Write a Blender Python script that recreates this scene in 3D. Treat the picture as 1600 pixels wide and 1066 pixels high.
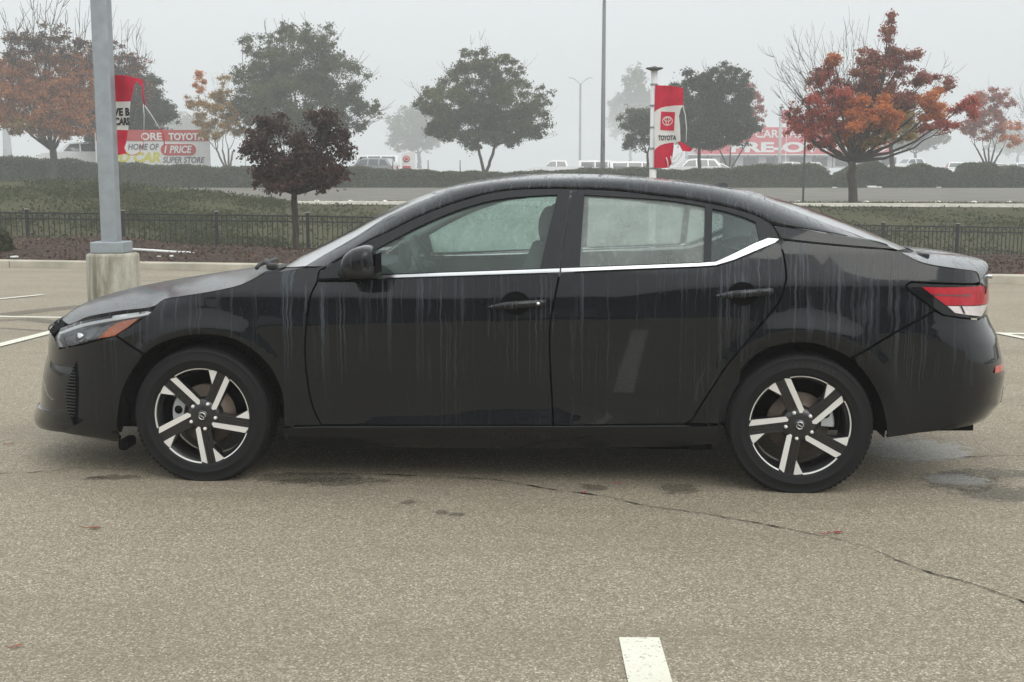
import bpy, math, random
import numpy as np
from mathutils import Vector, Matrix, geometry
SC = bpy.context.scene
COL = SC.collection
for _o in list(bpy.data.objects): bpy.data.objects.remove(_o)
R_ = math.radians
rng = random.Random(7)
npr = np.random.default_rng(11)

# ------------------------------------------------------------------ camera
CAM_H = 1.366
FPX = 1850.0                      # focal length for a 1600 px wide frame
PITCH = 7.635
cd = bpy.data.cameras.new('camera'); cam = bpy.data.objects.new('camera', cd); COL.objects.link(cam)
cam.location = (0, 0, CAM_H); cam.rotation_euler = (R_(90 - PITCH), 0, 0)
cd.sensor_width = 36.0; cd.lens = 36.0 * FPX / 1600; cd.clip_end = 2000; cd.clip_start = .05
SC.camera = cam

# ------------------------------------------------------------------ overcast sky, soft sun, exposure
SUN_EL, SUN_ROT = 42.0, 150.0
wd = bpy.data.worlds.new('World'); SC.world = wd; wd.use_nodes = True
nt = wd.node_tree; nt.nodes.clear()
def wn(t, **k):
    n = nt.nodes.new(t)
    for a, b in k.items(): setattr(n, a, b)
    return n
sky = wn('ShaderNodeTexSky', sky_type='NISHITA', sun_disc=False, sun_elevation=R_(SUN_EL), sun_rotation=R_(SUN_ROT),
         altitude=20, air_density=1.0, dust_density=4.0, ozone_density=1.0)
hsv = wn('ShaderNodeHueSaturation'); hsv.inputs['Saturation'].default_value = .10; hsv.inputs['Value'].default_value = .75
nt.links.new(sky.outputs[0], hsv.inputs['Color'])
geo = wn('ShaderNodeTexCoord'); sep = wn('ShaderNodeSeparateXYZ'); nt.links.new(geo.outputs['Generated'], sep.inputs[0])
mr = wn('ShaderNodeMapRange'); mr.inputs['From Min'].default_value = 0; mr.inputs['From Max'].default_value = 1
mr.inputs['To Min'].default_value = 7.4; mr.inputs['To Max'].default_value = 20.0
nt.links.new(sep.outputs['Z'], mr.inputs['Value'])
cc = wn('ShaderNodeMix', data_type='RGBA', blend_type='MULTIPLY'); cc.inputs['Factor'].default_value = 1
cc.inputs['A'].default_value = (.955, 1.0, 1.02, 1)
nt.links.new(mr.outputs[0], cc.inputs['B'])
mx = wn('ShaderNodeMix', data_type='RGBA'); mx.inputs['Factor'].default_value = .82
nt.links.new(hsv.outputs[0], mx.inputs['A']); nt.links.new(cc.outputs['Result'], mx.inputs['B'])
bg = wn('ShaderNodeBackground'); bg.inputs['Strength'].default_value = .105
nt.links.new(mx.outputs['Result'], bg.inputs['Color'])
ow = wn('ShaderNodeOutputWorld'); nt.links.new(bg.outputs[0], ow.inputs['Surface'])
sl = bpy.data.lights.new('sun', 'SUN'); sun = bpy.data.objects.new('sun', sl); COL.objects.link(sun)
sl.energy = 1.0; sl.angle = R_(40); sl.color = (1, .96, .88)
_az = R_(SUN_ROT)
_d = Vector((math.sin(_az) * math.cos(R_(SUN_EL)), math.cos(_az) * math.cos(R_(SUN_EL)), math.sin(R_(SUN_EL))))
sun.rotation_euler = _d.to_track_quat('Z', 'Y').to_euler(); sun.location = _d * 30
SC.view_settings.view_transform = 'Standard'; SC.view_settings.look = 'None'
SC.view_settings.exposure = 0.0; SC.view_settings.gamma = 1.0; SC.view_settings.use_curve_mapping = False
SC.render.engine = 'CYCLES'
SC.cycles.use_denoising = True; SC.cycles.use_adaptive_sampling = True; SC.cycles.adaptive_threshold = .015
SC.cycles.max_bounces = 8; SC.cycles.transparent_max_bounces = 24; SC.cycles.volume_bounces = 1
SC.cycles.diffuse_bounces = 3; SC.cycles.glossy_bounces = 3; SC.cycles.caustics_reflective = False; SC.cycles.caustics_refractive = False

# ------------------------------------------------------------------ helpers
def at(px, py, Y):
    """where the bearing of a spot of the photograph meets the vertical plane at distance Y"""
    t = R_(PITCH); u = (px - 800) / FPX; v = (533 - py) / FPX
    k = Y / (math.cos(t) + v * math.sin(t))
    return Vector((u * k, Y, CAM_H + k * (v * math.cos(t) - math.sin(t))))
def link(name, me, mat=None, parent=None):
    o = bpy.data.objects.new(name, me); COL.objects.link(o)
    if mat is not None and me is not None:
        for m in (mat if isinstance(mat, (list, tuple)) else [mat]): me.materials.append(m)
    if parent is not None: o.parent = parent
    return o
def tag(o, label=None, cat=None, group=None, kind=None):
    if label: o['label'] = label
    if cat: o['category'] = cat
    if group: o['group'] = group
    if kind: o['kind'] = kind
    return o
def thing(name, label, cat, loc=(0, 0, 0), rz=0, group=None):
    o = bpy.data.objects.new(name, None); COL.objects.link(o); o.location = loc; o.rotation_euler = (0, 0, rz)
    o.empty_display_size = .2
    return tag(o, label, cat, group)
class MB:
    def __init__(s): s.v = []; s.f = []; s.mi = []; s.sm = []
    def add(s, vs, fs, mi=0, smooth=False):
        b = len(s.v); s.v += [tuple(p) for p in vs]
        for f in fs: s.f.append(tuple(i + b for i in f)); s.mi.append(mi); s.sm.append(smooth)
    def box(s, c, d, mi=0, m=None):
        x, y, z = d[0] / 2, d[1] / 2, d[2] / 2
        vs = [Vector((sx * x, sy * y, sz * z)) for sx in (-1, 1) for sy in (-1, 1) for sz in (-1, 1)]
        if m is not None: vs = [m @ p for p in vs]
        vs = [p + Vector(c) for p in vs]
        s.add(vs, [(0, 1, 3, 2), (4, 6, 7, 5), (0, 4, 5, 1), (2, 3, 7, 6), (0, 2, 6, 4), (1, 5, 7, 3)], mi)
    def bbox(s, c, d, b=.01, mi=0):          # box with chamfered edges
        x, y, z = d[0] / 2, d[1] / 2, d[2] / 2; vs = []; idx = {}
        for sx in (-1, 1):
            for sy in (-1, 1):
                for sz in (-1, 1):
                    for a in range(3):
                        p = [sx * (x - b), sy * (y - b), sz * (z - b)]; q = (x, y, z); p[a] = (sx, sy, sz)[a] * q[a]
                        idx[(sx, sy, sz, a)] = len(vs); vs.append((p[0] + c[0], p[1] + c[1], p[2] + c[2]))
        I = idx; fs = []
        for a in range(3):
            e, f = [(1, 2), (0, 2), (0, 1)][a]
            for sg in (-1, 1):
                q = []
                for u, w in ((-1, -1), (1, -1), (1, 1), (-1, 1)):
                    k = [0, 0, 0]; k[a] = sg; k[e] = u; k[f] = w; q.append(I[(*k, a)])
                fs.append(q if (sg > 0) == (a != 1) else q[::-1])
        for a in range(3):
            e, f = [(1, 2), (0, 2), (0, 1)][a]
            for u in (-1, 1):
                for w in (-1, 1):
                    q = []
                    for g, pl in ((-1, e), (1, e), (1, f), (-1, f)):
                        k = [0, 0, 0]; k[a] = g; k[e] = u; k[f] = w; q.append(I[(*k, pl)])
                    fs.append(q)
        for sx in (-1, 1):
            for sy in (-1, 1):
                for sz in (-1, 1): fs.append([I[(sx, sy, sz, a)] for a in range(3)])
        s.add(vs, fs, mi)
    def tube(s, pts, rad, n=8, mi=0, cap=True, smooth=True):
        pts = [Vector(p) for p in pts]; m = len(pts)
        if not hasattr(rad, '__len__'): rad = [rad] * m
        vs = []; fs = []; up = None
        for i, p in enumerate(pts):
            t = (pts[min(i + 1, m - 1)] - pts[max(i - 1, 0)]); t = t.normalized() if t.length > 1e-9 else Vector((0, 0, 1))
            if up is None:
                up = Vector((0, 0, 1)) if abs(t.z) < .9 else Vector((1, 0, 0))
            a = t.cross(up); a = a.normalized() if a.length > 1e-6 else Vector((1, 0, 0)); b = t.cross(a).normalized(); up = -b if False else up
            for k in range(n):
                g = 2 * math.pi * k / n; vs.append(p + (a * math.cos(g) + b * math.sin(g)) * rad[i])
        for i in range(m - 1):
            for k in range(n):
                k2 = (k + 1) % n; fs.append((i * n + k, i * n + k2, (i + 1) * n + k2, (i + 1) * n + k))
        if cap: fs.append(tuple(range(n))[::-1]); fs.append(tuple((m - 1) * n + k for k in range(n)))
        s.add(vs, fs, mi, smooth)
    def lathe(s, prof, n=48, axis='y', mi=0, c=(0, 0, 0), smooth=True, closed=False):
        """prof: (r, a) pairs; a runs along the axis"""
        vs = []; m = len(prof)
        for k in range(n):
            g = 2 * math.pi * k / n; cg, sg = math.cos(g), math.sin(g)
            for r, a in prof:
                p = (r * cg, a, r * sg) if axis == 'y' else ((r * cg, r * sg, a) if axis == 'z' else (a, r * cg, r * sg))
                vs.append((p[0] + c[0], p[1] + c[1], p[2] + c[2]))
        fs = []
        for k in range(n):
            k2 = (k + 1) % n
            for i in range(m if closed else m - 1):
                j = (i + 1) % m; fs.append((k * m + i, k * m + j, k2 * m + j, k2 * m + i))
        s.add(vs, fs, mi, smooth)
    def prism(s, poly, y0, y1, mi=0, m=None):     # polygon in (x,z), extruded along y
        n = len(poly)
        vs = [Vector((a, y0, b)) for a, b in poly] + [Vector((a, y1, b)) for a, b in poly]
        if m is not None: vs = [m @ p for p in vs]
        fs = [tuple(range(n)), tuple(range(2 * n - 1, n - 1, -1))] + [(i, i + n, (i + 1) % n + n, (i + 1) % n) for i in range(n)]
        s.add(vs, fs, mi)
    def mesh(s, name):
        me = bpy.data.meshes.new(name); me.from_pydata(s.v, [], s.f)
        me.polygons.foreach_set('material_index', s.mi); me.polygons.foreach_set('use_smooth', s.sm); me.update(); return me
    def build(s, name, mat, parent=None): return link(name, s.mesh(name), mat, parent)
def copy_tree(o, parent=None):
    c = o.copy(); COL.objects.link(c)
    if parent is not None: c.parent = parent
    for ch in list(o.children): copy_tree(ch, c)
    return c

# ------------------------------------------------------------------ materials
class NB:
    def __init__(s, name):
        s.m = bpy.data.materials.new(name); s.m.use_nodes = True; s.t = s.m.node_tree; s.t.nodes.clear()
        s.out = s.n('ShaderNodeOutputMaterial')
    def n(s, t, **k):
        q = s.t.nodes.new(t)
        for a, b in k.items(): setattr(q, a, b)
        return q
    def l(s, a, b): s.t.links.new(a, b)
    def val(s, sock, v):
        if hasattr(v, 'is_linked'): s.l(v, sock)
        elif isinstance(v, (tuple, list)): sock.default_value = (*v, 1) if len(v) == 3 and sock.type == 'RGBA' else v
        else: sock.default_value = v
    def co(s, scale=(1, 1, 1), kind='Object', loc=(0, 0, 0)):
        c = s.n('ShaderNodeTexCoord'); m = s.n('ShaderNodeMapping'); m.inputs['Scale'].default_value = scale; m.inputs['Location'].default_value = loc
        s.l(c.outputs[kind], m.inputs[0]); return m.outputs[0]
    def noise(s, vec, scale, detail=3, rough=.5):
        q = s.n('ShaderNodeTexNoise'); q.inputs['Scale'].default_value = scale; q.inputs['Detail'].default_value = detail; q.inputs['Roughness'].default_value = rough
        s.l(vec, q.inputs['Vector']); return q.outputs['Fac']
    def voro(s, vec, scale, feature='F1', out='Distance'):
        q = s.n('ShaderNodeTexVoronoi', feature=feature); q.inputs['Scale'].default_value = scale; s.l(vec, q.inputs['Vector']); return q.outputs[out]
    def mapr(s, v, a, b, c=0, d=1, smooth=False):
        q = s.n('ShaderNodeMapRange', interpolation_type='SMOOTHSTEP' if smooth else 'LINEAR'); s.val(q.inputs['Value'], v)
        for i, x in enumerate((a, b, c, d)): q.inputs[1 + i].default_value = x
        return q.outputs[0]
    def math(s, op, a, b=0.0):
        q = s.n('ShaderNodeMath', operation=op); s.val(q.inputs[0], a); s.val(q.inputs[1], b); return q.outputs[0]
    def mix(s, f, a, b, blend='MIX'):
        q = s.n('ShaderNodeMix', data_type='RGBA', blend_type=blend); s.val(q.inputs['Factor'], f); s.val(q.inputs['A'], a); s.val(q.inputs['B'], b); return q.outputs['Result']
    def ramp(s, v, stops):
        q = s.n('ShaderNodeValToRGB'); s.val(q.inputs[0], v); e = q.color_ramp.elements
        while len(e) < len(stops): e.new(.5)
        for i, (p, c) in enumerate(stops): e[i].position = p; e[i].color = (*c, 1)
        return q.outputs[0]
    def bump(s, h, strength=.3, dist=.01):
        q = s.n('ShaderNodeBump'); q.inputs['Strength'].default_value = strength; q.inputs['Distance'].default_value = dist; s.val(q.inputs['Height'], h); return q.outputs[0]
    def bsdf(s, base=(.5, .5, .5), rough=.5, metal=0., spec=.5, coat=0., coatr=.03, normal=None, coatn=None, **k):
        q = s.n('ShaderNodeBsdfPrincipled')
        s.val(q.inputs['Base Color'], base); s.val(q.inputs['Roughness'], rough); s.val(q.inputs['Metallic'], metal)
        s.val(q.inputs['Specular IOR Level'], spec); s.val(q.inputs['Coat Weight'], coat); s.val(q.inputs['Coat Roughness'], coatr)
        if normal is not None: s.l(normal, q.inputs['Normal'])
        if coatn is not None: s.l(coatn, q.inputs['Coat Normal'])
        for a, b in k.items(): s.val(q.inputs[a.replace('_', ' ')], b)
        return q.outputs[0]
    def end(s, sh): s.l(sh, s.out.inputs['Surface']); return s.m
def plain(name, base, rough=.5, metal=0., spec=.5, coat=0., var=.12, scale=6, bump=0., bscale=60):
    b = NB(name); v = b.co(); n = b.noise(v, scale, 4)
    lo = tuple(max(0, c * (1 - var)) for c in base); hi = tuple(min(1, c * (1 + var)) for c in base)
    col = b.ramp(n, [(.3, lo), (.7, hi)]); nm = b.bump(b.noise(v, bscale, 3), bump, .01) if bump else None
    return b.end(b.bsdf(col, b.mapr(n, .3, .7, max(.02, rough - .06), min(1, rough + .06)), metal, spec, coat, normal=nm))

# ------------------------------------------------------------------ ground of the parking lot
def m_asphalt():
    b = NB('asphalt'); v = b.co()
    big = b.noise(v, .45, 4, .6); mid = b.noise(v, 3.5, 4, .6); fine = b.noise(v, 170, 3, .7); grit = b.noise(v, 60, 4, .8)
    base = b.ramp(big, [(.3, (.345, .288, .204)), (.7, (.435, .370, .270))])
    base = b.mix(b.mapr(mid, .35, .75, 0, .30), base, (.23, .197, .140))
    cell = b.voro(v, 165, out='Color'); sepc = b.n('ShaderNodeSeparateColor'); b.l(cell, sepc.inputs[0])
    dist = b.voro(v, 165)
    stone = b.ramp(sepc.outputs[0], [(0, (.085, .072, .050)), (.32, (.185, .158, .112)), (.72, (.42, .36, .265)), (.92, (.52, .46, .36)), (.975, (.85, .79, .66))])
    base = b.mix(.60, base, stone)
    edge = b.mapr(dist, .30, .65, 0, .40); base = b.mix(edge, base, (.10, .09, .07))
    base = b.mix(b.mapr(grit, .52, .70, 0, .6), base, (.13, .108, .075))
    base = b.mix(b.mapr(fine, .30, .46, .35, 0), base, (.52, .45, .33))
    v2 = b.co((1, 1, 1), loc=(3, 7, 0)); stain = b.noise(v2, .9, 5, .7)
    base = b.mix(b.mapr(stain, .58, .72, 0, .30), base, (.18, .155, .112))
    v3 = b.co((.35, 2.2, 1), loc=(5, 2, 0)); lane = b.noise(v3, .8, 4, .6)
    base = b.mix(b.mapr(lane, .50, .68, 0, .40), base, (.17, .150, .115))
    v4 = b.co((1, 1, 1), loc=(9, 1, 0)); spot = b.noise(v4, 5.5, 3, .6); base = b.mix(b.mapr(spot, .70, .76, 0, .35), base, (.12, .105, .08))
    h = b.math('ADD', b.math('MULTIPLY', dist, -1.0), b.math('MULTIPLY', fine, .7))
    nm = b.bump(h, .7, .004)
    return b.end(b.bsdf(base, b.mapr(stain, .3, .7, .66, .85), 0, .3, normal=nm))
M_ASPH = m_asphalt()
def curb_y(x):            # the foot of the kerb runs slightly askew
    return 17.45 - .2068 * (x + .0)
CA = math.atan(-.2068)
mb = MB(); N = 24
xs = np.linspace(-90, 90, N + 1)
for i in range(N):
    a, c = xs[i], xs[i + 1]
    mb.add([(a, -70, 0), (c, -70, 0), (c, curb_y(c) + .05, 0), (a, curb_y(a) + .05, 0)], [(0, 1, 2, 3)])
tag(mb.build('parking_lot', M_ASPH), kind='structure')

# ------------------------------------------------------------------ terrain beyond the kerb
def terr(x, y):
    q = ((x / max(y, 5.0)) * FPX * 1.004 + 800) / 1600
    qc = min(max(q, -.35), 1.35)
    yk = curb_y(x)
    L = lambda *p: float(np.interp(qc, p[0::2], p[1::2]))
    ys = [yk - .2, yk + .25, yk + 1.8, L(0, 23.6, 1, 22), L(0, 26, 1, 30) - .9, L(0, 26, 1, 30), L(0, 29, 1, 33), 43.6, 44.4, 45.6, 81.5, 84, 98, 600]
    zs = [.06, .09, L(0, .16, 1, .08), L(-.1, .36, .1, .33, .2, .12, .3, .05, .5, -.05, 1, -.12), L(0, -.02, 1, -.42), L(0, -.12, 1, -.52), L(0, .0, 1, -.45),
          L(-.2, 1.42, .1, 1.38, .13, 1.22, .2, 1.02, .29, .56, 1, .44), L(-.2, 1.38, .1, 1.34, .13, 1.2, .2, 1.0, .29, .60, 1, .50), L(0, .66, .3, .60, 1, .56), 1.00, 1.04, 1.1, 1.1]
    return float(np.interp(y, ys, zs))
def terr_n(x, y):
    return terr(x, y) + .05 * math.sin(x * 1.7 + y) * math.sin(y * 1.3 - .6 * x) * min(1, max(0, (y - curb_y(x) - 1) / 2)) * (1 if y < 43 else 0)
def m_terrain():
    b = NB('bank_soil'); v = b.co()
    n = b.noise(v, .35, 5, .65); f = b.noise(v, 9, 5, .7); g = b.noise(v, 60, 3)
    col = b.ramp(f, [(.3, (.050, .046, .026)), (.5, (.080, .078, .040)), (.75, (.125, .115, .062))])
    col = b.mix(b.mapr(n, .45, .6, 0, .7), col, (.060, .068, .030))
    col = b.mix(b.mapr(g, .4, .7, 0, .4), col, (.05, .042, .03))
    return b.end(b.bsdf(col, .95, spec=.1, normal=b.bump(f, .8, .05)))
def m_mulch():
    b = NB('bark_mulch'); v = b.co((1, 2.2, 1)); c = b.voro(v, 22, out='Color'); s = b.n('ShaderNodeSeparateColor'); b.l(c, s.inputs[0])
    n = b.noise(v, 1.2, 4)
    col = b.ramp(s.outputs[0], [(0, (.030, .022, .018)), (.55, (.070, .048, .038)), (.9, (.13, .09, .068)), (1, (.24, .17, .13))])
    col = b.mix(b.mapr(n, .4, .7, 0, .5), col, (.045, .034, .028))
    return b.end(b.bsdf(col, .95, spec=.1, normal=b.bump(b.voro(v, 22), 1.0, .03)))
M_BANK, M_MULCH = m_terrain(), m_mulch()
def sheet(name, x0, x1, ynodes, mat, dz=0, xn=90, fn=terr_n):
    xs = np.linspace(x0, x1, xn + 1); mb = MB(); vs = []; fs = []
    for x in xs:
        yy = ynodes(x)
        for y in yy: vs.append((x, y, fn(x, y) + dz))
    m = len(yy)
    for i in range(xn):
        for j in range(m - 1): fs.append((i * m + j, (i + 1) * m + j, (i + 1) * m + j + 1, i * m + j + 1))
    mb.add(vs, fs, 0, True); return tag(mb.build(name, mat), kind='structure')
fence_y = lambda x: 28.0 + .178 * x
sheet('mulch_bed', -45, 45, lambda x: list(np.linspace(curb_y(x) + .12, fence_y(x) + .35, 16)), M_MULCH, xn=140)
sheet('bank', -45, 45, lambda x: list(np.linspace(fence_y(x) + .35, 43.8, 26)), M_BANK, xn=140)
sheet('grass_verge', -60, 60, lambda x: [44.05, 44.6, 45.2, 45.6], M_BANK, xn=60)
sheet('far_ground', -420, 420, lambda x: [81.5, 82.5, 84, 90, 98, 130, 200, 330, 560], plain('far_lot_asphalt', (.17, .165, .155), .9), xn=40, fn=terr)
mb = MB()                                         # land at the sides, out of the frame
for s in (-1, 1):
    mb.add([(s * 45, 12, -.02), (s * 420, 12, -.02), (s * 420, 44, 1.0), (s * 45, 44, 1.0 if s < 0 else .45)], [(0, 1, 2, 3)])
    mb.add([(s * 60, 44, .5), (s * 420, 44, 1.0), (s * 420, 81.5, 1.0), (s * 60, 81.5, 1.0)], [(0, 1, 2, 3)])
tag(mb.build('side_land', M_BANK), kind='structure')
def m_street():
    b = NB('street_asphalt'); v = b.co(); n = b.noise(v, .5, 5, .6); st = b.noise(b.co((.25, 3, 1)), 1.2, 4)
    col = b.ramp(n, [(.3, (.13, .122, .105)), (.7, (.19, .178, .152))]); col = b.mix(b.mapr(st, .5, .7, 0, .4), col, (.16, .15, .13))
    return b.end(b.bsdf(col, .9, spec=.2, normal=b.bump(b.noise(v, 60), .3, .01)))
sheet('street', -60, 60, lambda x: [45.6, 50, 56, 64, 72, 81.5], m_street(), .004, xn=60, fn=terr)
M_CONC = plain('kerb_concrete', (.42, .39, .32), .85, var=.2, scale=3, bump=.2)
# kerb stones along the lot, one by one
def kerb_run(name, label_kind, x0, x1, step, yfun, zfun, w, h, mat):
    root = thing(name, None, None, (0, 0, 0)); root['kind'] = 'structure'
    mbk = MB(); mbk.bbox((0, 0, 0), (step - .012, w, h), .018); me = mbk.mesh('kerb_stone')
    x = x0; first = True
    while x < x1:
        o = link('kerb_stone', me, None, root)
        if first: me.materials.append(mat); first = False
        xc = x + step / 2; y = yfun(xc); dy = yfun(xc + .5) - yfun(xc - .5)
        o.location = (xc, y, zfun(xc, y)); o.rotation_euler = (0, 0, math.atan(dy)); x += step * math.cos(math.atan(dy))
    return root
kerb_run('kerb', '', -19.35, 18, 2.29, lambda x: curb_y(x) + .08, lambda x, y: .02, .17, .20, M_CONC)
kerb_run('street_kerb', '', -7.9, 30, 3.0, lambda x: 43.95, lambda x, y: terr(x, 44) - .02, .16, .26, plain('street_kerb_concrete', (.62, .59, .52), .8))

# painted bay lines
def m_paint():
    b = NB('line_paint'); v = b.co(); n = b.noise(v, 75, 5, .8); f = b.voro(v, 105); w = b.noise(v, 2.5, 3)
    k = b.mapr(b.math('ADD', n, b.math('MULTIPLY', w, .25)), .70, .78, 0, 1)
    col = b.mix(k, b.ramp(w, [(.3, (.62, .60, .50)), (.7, (.74, .72, .62))]), (.20, .185, .15))
    return b.end(b.bsdf(col, .75, spec=.3, normal=b.bump(f, .5, .004)))
M_LINE = m_paint()
def line(pts, w=.11, z=.004):
    mb = MB(); vs = []; pts = [Vector((*p, 0)) for p in pts]
    for i, p in enumerate(pts):
        t = (pts[min(i + 1, len(pts) - 1)] - pts[max(0, i - 1)]).normalized(); nrm = Vector((-t.y, t.x, 0))
        vs += [p + nrm * w / 2 + Vector((0, 0, z)), p - nrm * w / 2 + Vector((0, 0, z))]
    mb.add(vs, [(2 * i, 2 * i + 1, 2 * i + 3, 2 * i + 2) for i in range(len(pts) - 1)])
    return tag(mb.build('bay_line', M_LINE), kind='structure')
line([(.384, 3.426), (.378, 2.9), (.372, 1.2)], .122)
line([(-14, 13.30), (14, 9.355)], .10, .004)
line([(-4.36, 9.55), (-4.224, 10.767), (-4.03, 11.83)], .12, .008)
line([(-4.75, 6.4), (-4.36, 9.55)], .12, .008)
line([(-6.33, 13.35), (-6.03, 13.878), (-5.73, 14.40)], .10, .008)
line([(4.43, 10.72), (4.50, 10.4), (4.66, 9.75)], .09, .008)
M_CRACK = plain('crack_dark', (.050, .044, .034), .95, spec=.1, var=.7, scale=25)
def crack(pts, w0, seed, z=.004):
    r = random.Random(seed); q = []
    for i in range(len(pts) - 1):
        a, c = Vector((*pts[i], 0)), Vector((*pts[i + 1], 0)); n = max(2, int((c - a).length / .035))
        for k in range(n): q.append(a.lerp(c, k / n))
    q.append(Vector((*pts[-1], 0))); vs = []; off = 0
    for i, p in enumerate(q):
        t = (q[min(i + 1, len(q) - 1)] - q[max(0, i - 1)]).normalized(); nr = Vector((-t.y, t.x, 0))
        off = off * .8 + r.uniform(-.007, .007); w = w0 * (.15 + 1.1 * r.random() ** 1.5) * (.55 + .45 * math.sin(i * .13 + seed) ** 2) * (1 if 0 < i < len(q) - 1 else .1)
        vs += [p + nr * (off + w / 2) + Vector((0, 0, z)), p + nr * (off - w / 2) + Vector((0, 0, z))]
    mb = MB(); mb.add(vs, [(2 * i, 2 * i + 1, 2 * i + 3, 2 * i + 2) for i in range(len(q) - 1)])
    return tag(mb.build('pavement_crack', M_CRACK), kind='structure')
g2 = lambda px, py: (lambda p0, p1: (p0.x + (p1.x - p0.x) * 0, 0))(at(px, py, 1), at(px, py, 2))
def gnd(px, py):                                   # bearing of a mark on the lot's surface
    t = R_(PITCH); u = (px - 800) / FPX; v = (533 - py) / FPX
    k = CAM_H / (math.sin(t) - v * math.cos(t)); return (u * k, (math.cos(t) + v * math.sin(t)) * k)
crack([gnd(*p) for p in [(440, 741), (560, 742), (690, 746), (760, 750), (830, 761), (907, 772), (950, 778), (1020, 793), (1120, 807), (1220, 825), (1295, 840), (1360, 857), (1400, 877), (1450, 896), (1520, 914), (1600, 942), (1700, 975)]], .0135, 3)
crack([gnd(*p) for p in [(-40, 743), (0, 741), (62, 738), (125, 733), (180, 735), (250, 737)]], .009, 4)
crack([gnd(*p) for p in [(1500, 716), (1560, 713), (1640, 712)]], .012, 5)
crack([gnd(*p) for p in [(1565, 633), (1600, 634), (1660, 634)]], .016, 6)
# damp spots and pale patches on the asphalt
def blot(cx, cy, rx, ry, seed, mat, z=.0025, name='damp_or_pale_patch', n=40, jag=.35):
    r = random.Random(seed); ph = [r.uniform(0, 6.28) for _ in range(5)]
    vs = [(cx, cy, z)]
    for k in range(n):
        a = 2 * math.pi * k / n; s = 1 + jag * sum(math.sin(a * (m + 2) + ph[m]) / (m + 1.6) for m in range(5)) * .6
        vs.append((cx + rx * s * math.cos(a), cy + ry * s * math.sin(a), z))
    mb = MB(); mb.add(vs, [(0, 1 + k, 1 + (k + 1) % n) for k in range(n)]); return tag(mb.build(name, mat), kind='structure')
def m_damp(name, col, rough, dens, rad=.30):
    b = NB(name); v = b.co(); n = b.noise(v, 13, 6, .8); f = b.noise(v, 90, 2)
    g = b.co((1, 1, 0), 'Generated', (-.5, -.5, 0)); vl = b.n('ShaderNodeVectorMath', operation='LENGTH'); b.l(g, vl.inputs[0])
    edge = b.mapr(b.math('ADD', vl.outputs['Value'], b.math('MULTIPLY', b.math('SUBTRACT', n, .5), 1.25)), rad, rad + .16, 1, 0, True)
    a = b.math('MULTIPLY', edge, b.math('MULTIPLY', b.mapr(f, .35, .6, .55, 1), dens)); tr = b.n('ShaderNodeBsdfTransparent'); ms = b.n('ShaderNodeMixShader')
    b.l(a, ms.inputs[0]); b.l(tr.outputs[0], ms.inputs[1]); b.l(b.bsdf(col, rough, spec=.5, normal=b.bump(f, .5, .004)), ms.inputs[2])
    return b.end(ms.outputs[0])
M_DAMP = m_damp('damp_asphalt', (.075, .066, .050), .5, .45)
M_PALE = m_damp('pale_patch', (.56, .57, .55), .9, .55)  # patch paler than the asphalt around it
for i, (px, py, rx, ry) in enumerate([(480, 747, .24, .06), (520, 754, .22, .05), (1060, 764, .1, .05), (930, 762, .07, .03),
                                      (1500, 752, .2, .09), (1558, 771, .16, .07), (1540, 741, .22, .05), (640, 786, .03, .02), (688, 801, .03, .02), (715, 805, .03, .02), (180, 747, .1, .03), (150, 748, .05, .02)]):
    x, y = gnd(px, py); blot(x, y, rx * 1.25, ry * 2.2, 50 + i, M_DAMP)
x, y = gnd(1415, 702); blot(x, y, .34, .36, 91, M_PALE, .003)
x, y = gnd(1490, 751); blot(x, y, .17, .14, 92, m_damp('pale_spot', (.55, .56, .55), .9, .4), .0045)

# faint tyre marks on the far left of the lot
M_MARK = m_damp('tyre_mark_film', (.10, .09, .072), .7, .42, .42)
for k, (pts, w) in enumerate([([(-40, 497), (10, 492), (60, 486), (130, 479), (240, 474)], .34), ([(-40, 503), (40, 499), (95, 505), (150, 512)], .22), ([(-60, 516), (0, 513), (60, 517), (100, 518)], .10)]):
    q = [Vector((*gnd(*p), .0015 + .0006 * k)) for p in pts]; vs = []
    for i, p in enumerate(q): t_ = (q[min(i + 1, len(q) - 1)] - q[max(0, i - 1)]).normalized(); nr = Vector((-t_.y, t_.x, 0)); vs += [p + nr * w / 2, p - nr * w / 2]
    mb = MB(); mb.add(vs, [(2 * i, 2 * i + 1, 2 * i + 3, 2 * i + 2) for i in range(len(q) - 1)]); tag(mb.build('tyre_mark', M_MARK), kind='structure')

# ------------------------------------------------------------------ fog
LO, HI = (-440, -85, -3), (440, 620, 26)
mb = MB(); mb.box(((LO[0] + HI[0]) / 2, (LO[1] + HI[1]) / 2, (LO[2] + HI[2]) / 2), (HI[0] - LO[0], HI[1] - LO[1], HI[2] - LO[2]))
b = NB('haze'); pv = b.n('ShaderNodeVolumePrincipled'); pv.inputs['Color'].default_value = (.97, .985, .985, 1)
HAZE = .0024
pv.inputs['Density'].default_value = HAZE; pv.inputs['Anisotropy'].default_value = .2; b.l(pv.outputs[0], b.out.inputs['Volume'])
hz = tag(mb.build('haze', b.m), kind='stuff')

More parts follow.
